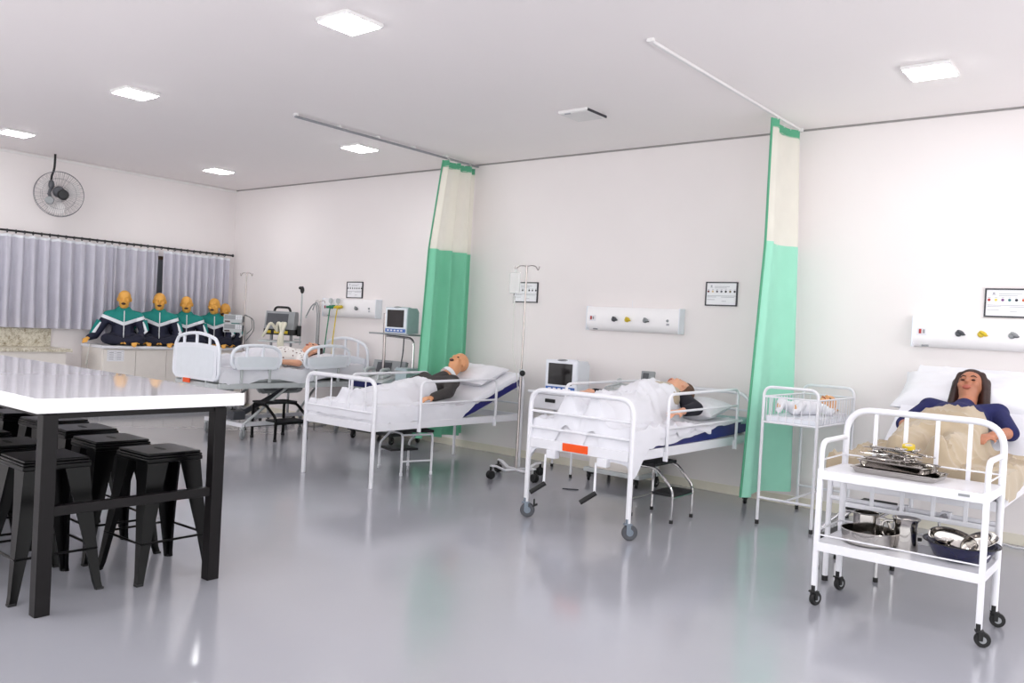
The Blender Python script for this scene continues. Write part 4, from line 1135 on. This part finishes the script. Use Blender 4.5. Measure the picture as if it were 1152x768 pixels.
# ------------------------------------------------------------------ drip stands
def drip_stand(label, loc, H, arms, a0, bagged, base='white', R=.29, r=.011, name='drip_stand'):
    t = thing(name, label, 'drip stand', loc)
    g = G(); g.tube([(0, 0, .06), (0, 0, 1.0)], r * 1.2, 10); g.tube([(0, 0, .95), (0, 0, H - .02)], r * .8, 10); g.build('pole', 'pole', t)
    for k in range(arms):
        a = a0 + 2 * PI * k / arms; c, s = math.cos(a), math.sin(a)
        g = G(); g.tube([(0, 0, .075), (c * R * .45, s * R * .45, .07), (c * R * .8, s * R * .8, .115), (c * R, s * R, .12)], [.022, .02, .019, .017], 8, flat=.6)
        f = g.build('base_arm', base, t)
        for q in (-1, 1):
            g = G(); g.lathe([(.012, -.011), (.036, -.011), (.040, -.004), (.040, .004), (.036, .011), (.012, .011)], (c * R + q * .014 * -s, s * R + q * .014 * c, .04), 16, RZ(a) @ RX(PI / 2)); g.build('caster_wheel', 'rubber', f)
        G().tube([(c * R, s * R, .04), (c * R, s * R, .115)], .012, 8).build('caster_stem', 'rubber', f)
    for q in (-1, 1):
        g = G(); g.tube(fillet([(0, 0, H - .03), (q * .06, 0, H - .02), (q * .11, 0, H - .03), (q * .135, 0, H - .075), (q * .15, 0, H - .03)], .03, 4), .005, 6); g.build('hook', 'pole', t)
    return t
ds = drip_stand('chrome drip stand on white caster base with hanging fluid bag', (-4.915, 6.235, 0), 2.02, 4, math.radians(-105), True)
G().ell((.03, -.02, .985), (.028, .028, .028), None, 12, 8).build('clamp_knob', 'rubber', ds)
g = G(); g.lathe([(.02, -.035), (.022, 0), (.02, .035)], (0, 0, .985), 10); g.build('height_clamp', 'lightgrey', ds)
t = thing('fluid_bag', 'clear fluid bag and line hanging on the chrome drip stand', 'drip bag', (-5.02, 6.20, 1.74))
g = G(); g.box((0, 0, .09), (.12, .03, .20), None, .012); g.box((0, 0, .205), (.03, .006, .04)); g.build('pouch', 'bag', t)
g = G(); g.lathe([(.012, 0), (.012, .06), (.004, .07)], (0, 0, -.10), 10); g.tube([(0, 0, -.02), (0, 0, -.04)], .005, 6); g.build('drip_chamber', 'bag', t)
g = G(); g.tube(fillet([(0, 0, -.1), (.005, 0, -.35), (.02, 0, -.6), (.07, .01, -.75), (.09, .02, -.95)], .1), .004, 5); g.build('line', 'pipe', t)

t2 = drip_stand('tall drip stand in the room corner carrying two infusion pumps', (-10.40, 6.84, 0), 2.0, 5, .3, False, 'greymetal', .27, .011)
def pump(z, label):
    t = thing('infusion_pump', label, 'pump', (-10.44, 6.70, z), math.radians(57), 'infusion pumps on the corner stand')
    G().b2(-.135, .115, -.07, .07, 0, .118, .008).build('housing', 'lightgrey', t)
    G().b2(-.125, .02, -.073, -.068, .05, .108, .002).build('display', 'grey', t)
    g = G()
    for i in range(3):
        for k in range(3): g.box((.035 + .03 * i, -.071, .06 + .02 * k), (.02, .005, .013))
    g.build('keypad', 'white', t, smooth=False)
    G().b2(-.12, -.05, -.073, -.068, .012, .03).build('label_strip', 'mouth', t, smooth=False)
    G().b2(.115, .135, -.05, .05, .02, .10, .004).build('pole_clamp', 'darkgrey', t)
    return t
pump(1.265, 'upper infusion pump on the corner drip stand'); pump(1.135, 'lower infusion pump on the corner drip stand')
g = G(); g.tube(fillet([(-10.36, 6.80, 1.38), (-10.29, 6.88, 1.36), (-10.28, 6.90, 1.2), (-10.36, 6.86, 1.12)], .05), .005, 6); g.tube(fillet([(-10.36, 6.82, 1.39), (-10.26, 6.90, 1.33), (-10.27, 6.92, 1.18), (-10.37, 6.86, 1.02)], .05), .005, 6)
tag(g.build('pump_cable', 'darkgrey'), 'dark cables looping beside the two infusion pumps', 'cable')

t3 = thing('tube_stand', 'thin metal stand with hooked tubes behind the electric bed', 'stand', (-9.0, 7.05, 0))
g = G(); g.tube([(0, 0, .03), (0, 0, 1.63)], .010, 8); g.build('pole', 'pole', t3)
g = G()
for k in range(5):
    a = 2 * PI * k / 5; g.tube([(0, 0, .05), (.17 * math.cos(a), .17 * math.sin(a), .02)], .012, 6)
g.build('base', 'greymetal', t3)
for q, z in ((-1, 1.63), (1, 1.63)):
    G().tube(fillet([(0, 0, z - .02), (q * .05, 0, z), (q * .09, 0, z), (q * .10, 0, z - .035)], .02), .004, 6).build('hook', 'pole', t3)
g = G()
g.tube(fillet([(-.02, -.02, 1.02), (-.02, -.02, 1.45), (-.06, -.02, 1.60), (-.14, -.03, 1.56), (-.24, -.03, 1.42)], .08, 6), .009, 6)
g.tube(fillet([(.01, -.02, 1.0), (.02, -.02, 1.40), (0, -.02, 1.56), (-.06, -.03, 1.62), (-.10, -.04, 1.5)], .06, 6), .008, 6)
g.build('hanging_tubes', 'grey', t3)
g = G(); g.lathe([(.010, 0), (.012, .03), (.006, .04)], (-.245, -.03, 1.385), 8); g.build('mouthpiece', 'lightgrey', t3)

# ------------------------------------------------------------------ ventilator on its stand
t = thing('ventilator', 'grey ventilator with black handle and cream hoses behind the electric bed', 'ventilator', (-9.42, 6.76, 0), math.radians(40))
g = G()
prof = [(-.14, 1.165), (.14, 1.165), (.14, 1.43), (.10, 1.46), (-.06, 1.46), (-.145, 1.24)]
g.prism(prof, .38, Matrix(((0, 0, 1, -.19), (1, 0, 0, 0), (0, 1, 0, 0), (0, 0, 0, 1))))
g.build('housing', 'grey', t, ang=25)
g = G(); g.box((-.03, -.106, 1.35), (.28, .006, .17), RX(-.37), .002); g.build('control_panel', 'darkgrey', t)
g = G(); g.b2(-.192, .192, -.152, .142, 1.15, 1.225, .006); g.build('lower_skirt', 'rubber', t)
for x in (-.13, -.02, .09): G().b2(x - .035, x + .035, -.156, -.151, 1.17, 1.205).build('yellow_sticker', 'yellow', t, smooth=False)
g = G(); g.tube(fillet([(-.11, .02, 1.45), (-.09, .02, 1.515), (.09, .02, 1.515), (.11, .02, 1.45)], .04), .016, 8); g.build('handle', 'rubber', t)
g = G(); g.b2(-.24, .24, -.20, .16, 1.05, 1.075, .005); g.build('shelf', 'lightgrey', t)
g = G()
for x in (-.13, .13): g.tube([(x, .02, .08), (x, .02, 1.05)], .016, 8)
g.build('stand_leg', 'greymetal', t)
for x in (-.13, .13): G().tube([(x, .02, 1.07), (x, .02, 1.16)], .02, 8).build('spacer', 'greymetal', t)
g = G()
for s in (-1, 1): g.b2(s * .17 - .02, s * .17 + .02, -.22, .22, .06, .09, .004)
g.b2(-.17, .17, -.02, .06, .06, .09); g.build('base_frame', 'greymetal', t)
for x in (-.17, .17):
    for y in (-.20, .20): caster(t, (x, y), .03, 'rubber', 'rubber')
for dx, b in ((.02, .09), (.07, .02), (.10, -.05)):
    g = G(); g.tube(fillet([(dx - .03, -.16, 1.20), (dx - .02, -.22, 1.30), (dx + .03, -.26, 1.31), (dx + b - .02, -.26, 1.10), (dx + b * .5, -.24, .82), (dx, -.20, .66)], .09, 6), .021, 10); g.build('breathing_hose', 'hose', t)
g = G(); g.tube(fillet([(-.02, -.17, 1.22), (-.08, -.24, 1.32), (-.13, -.25, 1.2), (-.18, -.22, 1.12)], .06, 6), .019, 10); g.build('breathing_hose', 'hose', t)
g = G(); g.tube([(.235, .08, 1.02), (.235, .08, 1.74)], .011, 8); g.tube([(.17, .05, 1.10), (.235, .08, 1.10)], .009, 6); g.build('support_arm', 'lightgrey', t)
g = G(); g.ell((.235, .08, 1.76), (.028, .028, .05)); g.ell((.215, .07, 1.785), (.03, .025, .022)); g.build('arm_joint', 'rubber', t)
g = G(); g.box((.222, .06, 1.21), (.05, .06, .14), None, .008); g.build('humidifier', 'rubber', t)

# ------------------------------------------------------------------ patient monitors, defibrillators and their carts
def monitor(label, loc, rz, body, front, w=.34, h=.30, d=.22, tilt=0.0):
    t = thing('patient_monitor', label, 'monitor', loc, rz)
    prof = [(-d / 2, 0), (d / 2, .01), (d / 2, h * .86), (d * .3, h), (-d / 2 - tilt * .0, h)]
    g = G(); g.prism(prof, w, Matrix(((0, 0, 1, -w / 2), (1, 0, 0, 0), (0, 1, 0, 0), (0, 0, 0, 1))))
    bmesh.ops.bevel(g.bm, geom=[e for e in g.bm.edges if len(e.link_faces) == 2 and e.calc_face_angle(0) > .5], offset=.014, segments=3, affect='EDGES')
    g.build('housing', body, t)
    y = -d / 2
    fb = G().box((0, y - .006, h / 2), (w * .97, .016, h * .97), None, .007).build('front_bezel', front, t)
    G().box((-.005, y - .016, h * .575), (w * .74, .006, h * .66), None, .002).build('screen', 'screen', fb)
    g = G(); g.box((0, y - .0155, h * .12), (w * .9, .006, h * .13), None, .002); g.build('blue_strip', 'bluestrip', fb)
    for k in range(5): G().box((-w * .32 + k * w * .15, y - .019, h * .12), (w * .09, .004, h * .055), None, .001).build('button', 'white', fb)
    g = G(); g.ell((0, y + .01, h * 1.005), (w * .15, .035, .012)); g.build('alarm_lamp', 'grey', t)
    g = G(); g.tube(fillet([(-w * .3, .02, h - .01), (-w * .28, .03, h + .03), (w * .28, .03, h + .03), (w * .3, .02, h - .01)], .03), .008, 6) if False else g.box((0, .03, h + .003), (w * .5, .05, .012), None, .005)
    g.build('carry_grip', body, t)
    return t
def defib(label, loc, rz, sc_=1.0, dx=0.0, dw=.46, dz=0.0):
    t = thing('defibrillator', label, 'defibrillator', loc, rz); t.scale = (sc_,) * 3
    g = G(); g.prism([(-.20, 0), (.18, 0), (.18, .13), (.10, .14), (-.20, .07)], .46, Matrix(((0, 0, 1, -.23), (1, 0, 0, 0), (0, 1, 0, 0), (0, 0, 0, 1)))); 
    bmesh.ops.bevel(g.bm, geom=[e for e in g.bm.edges if len(e.link_faces) == 2 and e.calc_face_angle(0) > .5], offset=.01, segments=2, affect='EDGES')
    g.build('housing', 'lightgrey', t)
    g = G(); g.box((dx, .13, .19 + dz), (dw, .04, .16), RX(-.25), .008); s = g.build('raised_display', 'grey', t)
    G().box((dx - dw * .13, .102, .20 + dz), (dw * .43, .006, .10), RX(-.25), .002).build('screen', 'darkgrey', s)
    for k in range(4): G().box((dx + dw * (.22 + .065 * k), .103, .185 + dz + .02 * (k % 2)), (dw * .04, .006, .018), RX(-.25), .002).build('button', 'lightgrey', s)
    for x in (-.12, .10):
        g = G(); g.box((x, -.06, .12), (.11, .13, .03), RX(.2), .012); g.tube(fillet([(x, -.11, .13), (x, -.10, .18), (x, .02, .19), (x, .03, .14)], .04), .017, 8); p = g.build('paddle', 'lightgrey', t)
        G().box((x, -.06, .10), (.10, .11, .012), RX(.2), .004).build('paddle_plate', 'steel', p)
    g = G(); g.tube(fillet([(-.12, -.12, .14), (-.24, -.2, .10), (-.26, -.1, .04), (-.15, -.17, .07), (0, -.21, .05), (.12, -.2, .03), (.1, -.12, .13)], .07, 5), .010, 7); g.build('paddle_cable', 'lightgrey', t)
    g = G(); g.b2(-.20, .22, -.235, -.195, .0, .055, .008); g.build('front_tray', 'navyknit', t)
    return t

# cart between the electric bed and the bald manikin bed
t = thing('equipment_cart', 'grey equipment cart with chrome frame and upper shelf beside the electric bed', 'cart', (-7.36, 6.80, 0))
g = G(); g.b2(-.36, .37, -.22, .24, .14, .60, .006); g.build('cabinet', 'grey', t)
G().b2(-.40, .41, -.26, .27, .60, .625, .004).build('worktop', 'lightgrey', t)
for x in (-.335, .02):
    d = G().b2(x + .005, x + .335, -.228, -.219, .17, .57, .003).build('cabinet_door', 'lightgrey', t); G().b2(x + .29, x + .31, -.24, -.228, .32, .42, .003).build('handle', 'greymetal', d)
g = G(); g.b2(-.38, .38, -.25, .25, .10, .14, .006); g.build('base', 'blackmatte', t)
for x in (-.33, .33):
    for y in (-.21, .21): caster(t, (x, y), .048, 'rubber', 'rubber', rz=.4)
g = G(); g.tube(fillet([(.36, .05, .62), (.36, .05, 1.22), (-.10, .05, 1.235)], .10, 6), .015, 10); g.build('chrome_frame', 'chrome', t)
g = G(); g.tube([(-.15, .05, .62), (-.135, .05, .98), (-.15, .05, 1.5)], .0185, 8); g.build('upright', 'pole', t)
G().b2(-.20, .47, -.15, .16, 1.25, 1.268, .004).build('upper_shelf', 'grey', t)
g = G(); g.tube(fillet([(.19, .05, 1.24), (.19, .05, 1.05), (.15, .06, .9), (.16, .04, .72)], .08), .008, 6); g.build('power_lead', 'darkgrey', t)
monitor('pale teal patient monitor with dark screen on the upper shelf of the cart', (-7.13, 6.77, 1.268), .12, 'tealgrey', 'plasticblue', .33, .30, .20)
defib('grey defibrillator with paddles on the cart beside the electric bed', (-7.46, 6.78, .625), .06, 1.15)
t = thing('supply_box', 'grey-green box standing beside the defibrillator on the cart', 'box', (-7.075, 6.86, .625), 0)
G().b2(-.085, .10, -.13, .13, 0, .25, .006).build('carton', 'tealgrey', t); G().b2(-.087, .102, -.132, .132, .20, .222, .004).build('lid_band', 'grey', t)

# small table and cart on the far side of the bed with the orange plate
t = thing('side_table', 'small white table with black drawer pull holding the white monitor', 'table', (-4.84, 6.84, 0))
G().b2(-.30, .30, -.20, .24, .775, .80, .004).build('table_top', 'white', t)
d = G().b2(-.27, .27, -.19, .20, .63, .772, .004).build('drawer', 'white', t); G().box((-.02, -.197, .715), (.12, .014, .035), None, .006).build('drawer_pull', 'rubber', d)
for x in (-.25, .25):
    for y in (-.17, .21):
        l = G().tube([(x, y, .01), (x, y, .775)], .011, 8).build('leg', 'white', t); G().lathe([(.015, 0), (.015, .03)], (x, y, 0), 10).build('foot_cap', 'rubber', l)
monitor('white patient monitor with black screen on the small side table', (-4.78, 6.80, .80), .10, 'plastic', 'plastic', .36, .315, .24)
g = G(); g.tube(fillet([(-5.0, 6.95, 1.0), (-5.07, 6.93, .96), (-5.09, 6.90, .85), (-5.04, 6.90, .80)], .05), .008, 6)
tag(g.build('monitor_cable', 'rubber'), 'black cable at the back of the white monitor', 'cable')
t = thing('equipment_cart', 'white equipment cart on black casters behind the bed with the orange plate', 'cart', (-4.14, 6.88, 0))
g = G(); g.b2(-.26, .28, -.19, .20, .13, .80, .006); g.build('cabinet', 'offwhite', t)
G().b2(-.30, .31, -.22, .22, .09, .13, .006).build('base', 'lightgrey', t); G().b2(-.28, .30, -.21, .22, .80, .82, .004).build('worktop', 'lightgrey', t)
for k in range(3):
    d = G().b2(-.25, .27, -.198, -.189, .15 + .215 * k, .35 + .215 * k, .003).build('drawer', 'offwhite', t); G().box((.01, -.204, .30 + .215 * k), (.14, .012, .016), None, .003).build('drawer_pull', 'greymetal', d)
for x in (-.26, .26):
    for y in (-.18, .18): caster(t, (x, y), .042, 'rubber', 'rubber', rz=.6)
defib('grey defibrillator with tilted screen on the white cart beside the side table', (-4.10, 6.86, .82), .25, .82, .17, .16, .03)
g = G(); g.tube([(-4.29, 6.12, .006), (-4.25, 6.15, .006), (-4.20, 6.18, .006), (-4.17, 6.20, .006)], .006, 6)
tag(g.build('dropped_cord', 'darkgrey'), 'short dark cord lying on the floor beside the crank handles', 'cord')

# ------------------------------------------------------------------ baby cot and baby manikin
t = thing('baby_cot', 'white wire baby cot on tall tube legs by the mint green curtain', 'cot', (-2.345, 6.27, 0))
XH, LC = .208, .84
for y in (0, LC):
    g = G(); g.tube(fillet([(-XH, y, .02), (-XH, y, 1.06), (XH, y, 1.06), (XH, y, .02)], .07, 6), .0115, 8); f = g.build('end_frame', 'white', t)
    for x in (-XH, XH): G().lathe([(.015, 0), (.015, .03), (.012, .032)], (x, y, 0), 10).build('foot_cap', 'rubber', f)
    G().tube([(-XH, y, .205), (XH, y, .205)], .0095, 8).build('lower_rail', 'white', f)
G().tube([(.0, 0, .205), (.0, LC, .205)], .0085, 8).build('lower_beam', 'white', t)
g = G()
for z, r in ((.79, .009), (.985, .0075)):
    g.tube([(-XH, 0, z), (-XH, LC, z)], r, 6); g.tube([(XH, 0, z), (XH, LC, z)], r, 6); g.tube([(-XH, 0, z), (XH, 0, z)], r, 6); g.tube([(-XH, LC, z), (XH, LC, z)], r, 6)
g.build('basket_rim', 'white', t)
g = G()
for k in range(1, 7):
    x = -XH + 2 * XH * k / 7
    for y in (0, LC): g.tube([(x, y, .79), (x, y, .985)], .0038, 5)
for k in range(1, 14):
    y = LC * k / 14
    for x in (-XH, XH): g.tube([(x, y, .79), (x, y, .985)], .0038, 5)
g.build('basket_wires', 'white', t)
G().b2(-XH + .01, XH - .01, .01, LC - .01, .786, .792).build('basket_floor', 'white', t)
tm = thing('cot_mattress', 'thin pale grey mattress inside the baby cot', 'mattress', (-2.345, 6.27, .792))
G().b2(-.192, .192, .02, LC - .02, 0, .05, .012).build('cushion', 'plastic', tm)
G().tube([(-.192, .02, .045), (.192, .02, .045), (.192, LC - .02, .045), (-.192, LC - .02, .045)], .004, 5, True).build('piping', 'white', tm)
t = thing('baby_manikin', 'baby manikin in white clothes lying in the wire cot', 'manikin', (-2.345, 6.27, .842))
R = basis((.2, -.35, .9), (.45, .85, .25)); hc = Vector((.07, .60, .085))
g = G(); head_prims(g, hc, R, .76, Vector((.03, .52, .06)))
pel, ch = Vector((-.06, .27, .055)), Vector((.02, .47, .06))
g.cap(pel, ch, .052, .056)
arms = [((.085, .49, .06), (.15, .42, .04), (.17, .50, .05)), ((-.04, .52, .06), (-.10, .47, .04), (-.13, .52, .06))]
for i, (a, b, c) in enumerate(arms):
    g.cap(a, b, .026, .021); g.cap(b, c, .021, .015); hand_prims(g, c, (.1, 1, .15), (0, 0, 1), .45, .8, 1 if i == 0 else -1)
for s in (-1, 1):
    a = pel + Vector((s * .035, 0, 0)); b = a + Vector((s * .05, -.08, .04)); c = b + Vector((-s * .02, -.09, -.05))
    g.cap(a, b, .032, .026); g.cap(b, c, .024, .017); g.cap(c, c + Vector((0, -.015, .04)), .016, .012)
organic('body', g, 'skinbaby', t, .006, 4, .5)
face_parts(hc, R, t, .76, 'lips', False, 'mouth')
g = G(); g.cap(pel, ch, .062, .066)
for a, b, c in arms: g.cap(a, b, .034, .03); g.cap(b, Vector(b) + (Vector(c) - Vector(b)) * .6, .029, .024)
for s in (-1, 1):
    a = pel + Vector((s * .035, 0, 0)); b = a + Vector((s * .05, -.08, .04)); c = b + Vector((-s * .02, -.09, -.05))
    g.cap(a, b, .042, .035); g.cap(b, c, .033, .027)
organic('baby_suit', g, 'pillow', t, .007, 4, .5)
t = thing('folded_cloth', 'folded white cloth lying beside the baby manikin', 'cloth', (-2.20, 6.90, .842))
g = G(); P = [[Vector((-.05 + .1 * i / 8, -.12 + .22 * j / 10, .02 + .018 * math.sin(i * .9 + j * .7) * (1 if 0 < i < 8 and 0 < j < 10 else 0))) for i in range(9)] for j in range(11)]
g.grid(P); g.grid([[Vector((p.x, p.y, .0)) for p in r] for r in P]); g.grid([P[0], [Vector((p.x, p.y, 0)) for p in P[0]]]); g.grid([P[-1], [Vector((p.x, p.y, 0)) for p in P[-1]]])
g.grid([[r[0] for r in P], [Vector((r[0].x, r[0].y, 0)) for r in P]]); g.grid([[r[-1] for r in P], [Vector((r[-1].x, r[-1].y, 0)) for r in P]])
g.build('bundle', 'pillow', t)

# ------------------------------------------------------------------ instrument trolley
TR = (-1.13, 4.58, 0)
t = thing('instrument_trolley', 'white two-shelf trolley with arched back on black casters', 'trolley', TR)
XH, D = .395, .40
for s in (-1, 1):
    G().box((s * XH, 0, .41), (.028, .028, .66), None, .004).build('front_post', 'white', t)
    g = G(); g.tube(fillet([(s * XH, 0, .70), (s * XH, 0, .885), (s * XH, D, .885)], .07, 7), .0145, 10); g.build('side_handle', 'white', t)
    for z in (.785, .405): G().tube([(s * XH, 0, z), (s * XH, D, z)], .0045, 6).build('side_wire', 'white', t)
g = G(); g.tube(fillet([(-XH, D, .08), (-XH, D, 1.045), (XH, D, 1.045), (XH, D, .08)], .14, 10), .018, 12); g.build('back_arch', 'white', t)
for k in range(4):
    x = -XH + 2 * XH * (k + 1) / 5
    G().box((x, D, .765), (.022, .012, .54), None, .003).build('back_bar', 'white', t)
G().box((0, D, .497), (2 * XH, .014, .026), None, .003).build('back_rail', 'white', t)
for z, nm in ((.73, 'upper_shelf'), (.345, 'lower_shelf')):
    g = G(); g.b2(-XH - .005, XH + .005, -.01, D + .005, z - .008, z, .002); g.b2(-XH - .008, XH + .008, -.016, -.008, z - .046, z + .002, .002); g.b2(-XH, XH, D - .02, D - .012, z - .046, z, .002)
    for s in (-1, 1): g.b2(s * (XH + .003) - .004, s * (XH + .003) + .004, -.01, D, z - .046, z + .002, .002)
    g.build(nm, 'white', t)
for z in (.785, .405): G().tube([(-XH, D - .02, z), (XH, D - .02, z)], .0045, 6).build('guard_wire', 'white', t)
G().tube([(-XH, -.004, .385), (XH, -.004, .385)], .0045, 6).build('guard_wire', 'white', t)
for x in (-XH, XH):
    for y in (0, D):
        caster(t, (x, y - .01), .037, 'rubber', 'rubber', rz=-.35 if x < 0 else -1.25)
G().box((.30, -.018, .712), (.05, .004, .012)).build('maker_plate', 'grey', t, smooth=False)

def tray(label, loc, rz, w, d, h=.03):
    t = thing('steel_tray', label, 'tray', loc, rz, 'steel trays on the trolley')
    g = G(); rr = .03
    def ring(ww, dd, z, r):
        pts = []
        for cx, cy, a0 in ((1, 1, 0), (-1, 1, PI / 2), (-1, -1, PI), (1, -1, 3 * PI / 2)):
            for k in range(6):
                a = a0 + PI / 2 * k / 5; pts.append(g.bm.verts.new((cx * (ww / 2 - r) + r * math.cos(a), cy * (dd / 2 - r) + r * math.sin(a), z)))
        return pts
    R_ = [ring(w * .9, d * .86, .002, rr), ring(w * .95, d * .93, h - .003, rr), ring(w, d, h, rr), ring(w, d, h - .003, rr), ring(w * .96, d * .94, h - .006, rr), ring(w * .9, d * .86, 0, rr)]
    for A, B in zip(R_, R_[1:]):
        n = len(A)
        for k in range(n): g._f([A[k], A[(k + 1) % n], B[(k + 1) % n], B[k]])
    g._f(R_[0]); g._f(R_[-1])
    g.build('pan', 'steel', t); 
    for q in (-1, 1): G().tube([(-w * .45, q * d / 2, h), (w * .45, q * d / 2, h)], .003, 6).build('rolled_rim', 'steel', t)
    return t
tray('large steel tray lying flat on the upper trolley shelf', (-1.185, 4.79, .731), -.06, .44, .27)
tray('smaller steel tray stacked on the large tray, filled with instruments', (-1.20, 4.82, .762), -.16, .37, .23, .035)
def forceps(loc, rz, label, tilt):
    t = thing('surgical_forceps', label, 'forceps', loc, rz, 'surgical instruments heaped on the steel tray')
    t.rotation_euler = (tilt, .05, rz)
    for s in (-1, 1):
        g = G(); g.tube([(-.12, s * .002, 0), (-.03, s * .004, 0), (.0, s * -.002, 0), (.07, s * .012, 0)], [.003, .0045, .005, .0035], 6); g.build('shaft', 'steel', t)
        g = G(); g.tube([(.088 + .018 * math.cos(a), s * .020 + .013 * math.sin(a), 0) for a in [2 * PI * k / 14 for k in range(14)]], .0033, 6, True); g.build('finger_ring', 'steel', t)
    G().lathe([(.006, -.005), (.006, .005)], (0, 0, 0), 8).build('pivot', 'greymetal', t)
    return t
f0 = forceps((-1.21, 4.80, .785), -.2, 'steel surgical instrument in the heap on the stacked tray', 0.1)
rr = random.Random(11)
for k in range(20):
    f = dup(f0, (-1.20 + rr.uniform(-.07, .075), 4.82 + rr.uniform(-.05, .05), .788 + .0042 * k), 0, 'steel surgical instrument in the heap on the stacked tray')
    f.rotation_euler = (rr.uniform(-.2, .2), rr.uniform(-.12, .12), -.22 + rr.uniform(-.35, .35) + (PI if k % 3 == 0 else 0))
t = thing('tape_roll', 'yellow tape roll on top of the instrument heap', 'tape', (-1.165, 4.87, .868))
G().lathe([(.018, -.010), (.032, -.010), (.032, .010), (.018, .010), (.018, -.010)], (0, 0, .012), 20, RX(.25), cap=False).build('roll', 'yellow', t)
G().lathe([(.016, -.010), (.0185, -.010), (.0185, .010), (.016, .010), (.016, -.010)], (0, 0, .012), 20, RX(.25), cap=False).build('core', 'offwhite', t)

def vessel(name, label, cat, loc, prof, m='steel', handle=None, rz=0.0, inner=True):
    t = thing(name, label, cat, loc, rz)
    th = .003
    full = [(0, 0)] + prof + [(max(0.0, r - th), z) for r, z in prof[::-1]] + [(0, th)]
    G().lathe(full, (0, 0, 0), 32, cap=False).build('bowl', m, t)
    r, z = prof[-1]
    G().tube([(r * math.cos(a), r * math.sin(a), z) for a in [2 * PI * k / 32 for k in range(32)]], .0032, 6, True).build('rim', m if m != 'navyenamel' else 'rubber', t)
    if handle: G().tube(fillet(handle[0], handle[2], 5), handle[1], 8).build('handle', handle[3], t)
    return t
LZ = .346
vessel('frying_pan', 'wide round steel pan with black handle on the lower trolley shelf', 'pan', (-1.31, 4.77, LZ), [(.12, 0), (.138, .012), (.145, .075)], 'steel', ([(.143, 0, .06), (.19, 0, .058), (.25, .03, .055)], .010, .02, 'rubber'), .2)
vessel('steel_pot', 'small steel pot with curved handle standing inside the wide pan', 'pot', (-1.345, 4.82, LZ + .004), [(.064, 0), (.067, .01), (.067, .15)], 'steel', ([(.066, 0, .135), (.12, 0, .14), (.135, 0, .06), (.10, 0, .03)], .007, .04, 'steel'), -.15)
vessel('steel_pitcher', 'tall steel pitcher with flared lip in the middle of the lower shelf', 'pitcher', (-1.135, 4.79, LZ), [(.062, 0), (.064, .01), (.056, .12), (.058, .148), (.068, .165)], 'steel', ([(-.056, .02, .145), (-.10, .05, .14), (-.105, .055, .06), (-.06, .02, .03)], .007, .03, 'steel'), .6)
vessel('navy_basin', 'navy enamel basin with dark rim holding steel bowls', 'basin', (-.872, 4.81, LZ), [(.10, 0), (.125, .012), (.165, .085), (.178, .09)], 'navyenamel')
def kidney(label, loc, rot):
    t = thing('kidney_dish', label, 'dish', loc, 0, 'steel dishes in the navy basin')
    t.rotation_euler = rot
    g = G(); n = 28; rings = []
    for s, z in ((.62, 0), (.80, .006), (.96, .04), (1.04, .045), (1.0, .046), (.93, .04), (.78, .009), (.6, .003)):
        ring = []
        for k in range(n):
            a = 2 * PI * k / n
            x = .115 * math.cos(a) * s; y = (.06 * math.sin(a) - .03 * (1 - (math.cos(a)) ** 2) * (1 if math.sin(a) < 0 else -.15) * -1) * s
            ring.append(g.bm.verts.new((x, y, z)))
        rings.append(ring)
    for A, B in zip(rings, rings[1:]):
        for k in range(n): g._f([A[k], A[(k + 1) % n], B[(k + 1) % n], B[k]])
    g._f(rings[0]); g._f(rings[-1])
    g.build('dish', 'steel', t)
    return t
kidney('steel kidney dish tipped up in the navy basin, the taller one', (-.91, 4.80, LZ + .085), (1.15, .2, .12))
kidney('steel kidney dish lying flat at the bottom of the navy basin', (-.88, 4.80, LZ + .025), (.05, .0, .2))
kidney('steel kidney dish leaning against the basin rim beside the trolley post', (-.805, 4.80, LZ + .075), (.75, -.3, 1.0))
vessel('steel_cup', 'small steel cup upturned in the navy basin', 'cup', (-.955, 4.79, LZ + .06), [(.03, 0), (.045, .03), (.048, .035)])

# floor cord by the wall
g = G(); g.tube(fillet([(-1.03, 7.16, .006), (-.95, 7.1, .006), (-.85, 7.14, .006), (-.6, 7.08, .006), (-.2, 7.15, .006)], .1), .006, 6)
tag(g.build('floor_cord', 'white'), 'white cord along the floor behind the trolley', 'cord')

# ------------------------------------------------------------------ camera
cd = bpy.data.cameras.new('camera'); cam = bpy.data.objects.new('camera', cd); C.objects.link(cam); sc.camera = cam
r = Vector((0.77557176, 0.62893564, 0.05411473)); u = Vector((-0.05181756, -0.02200651, 0.99841407)); f = Vector((-0.62912907, 0.77714585, -0.01552228))
mx = Matrix((r, u, -f)).transposed().to_4x4(); mx.translation = (0, 0, 1.4)
cam.matrix_world = mx
cd.sensor_width = 36; cd.lens = 947.62 / 1152 * 36; cd.clip_start = .05; cd.clip_end = 100

# ------------------------------------------------------------------ ambient and exposure
w = bpy.data.worlds.new('world'); sc.world = w; w.use_nodes = True
w.node_tree.nodes['Background'].inputs['Color'].default_value = (1, 1, 1, 1); w.node_tree.nodes['Background'].inputs['Strength'].default_value = 1.45
sc.view_settings.view_transform = 'Standard'
sc.view_settings.look = 'None'
sc.view_settings.exposure = 0.9
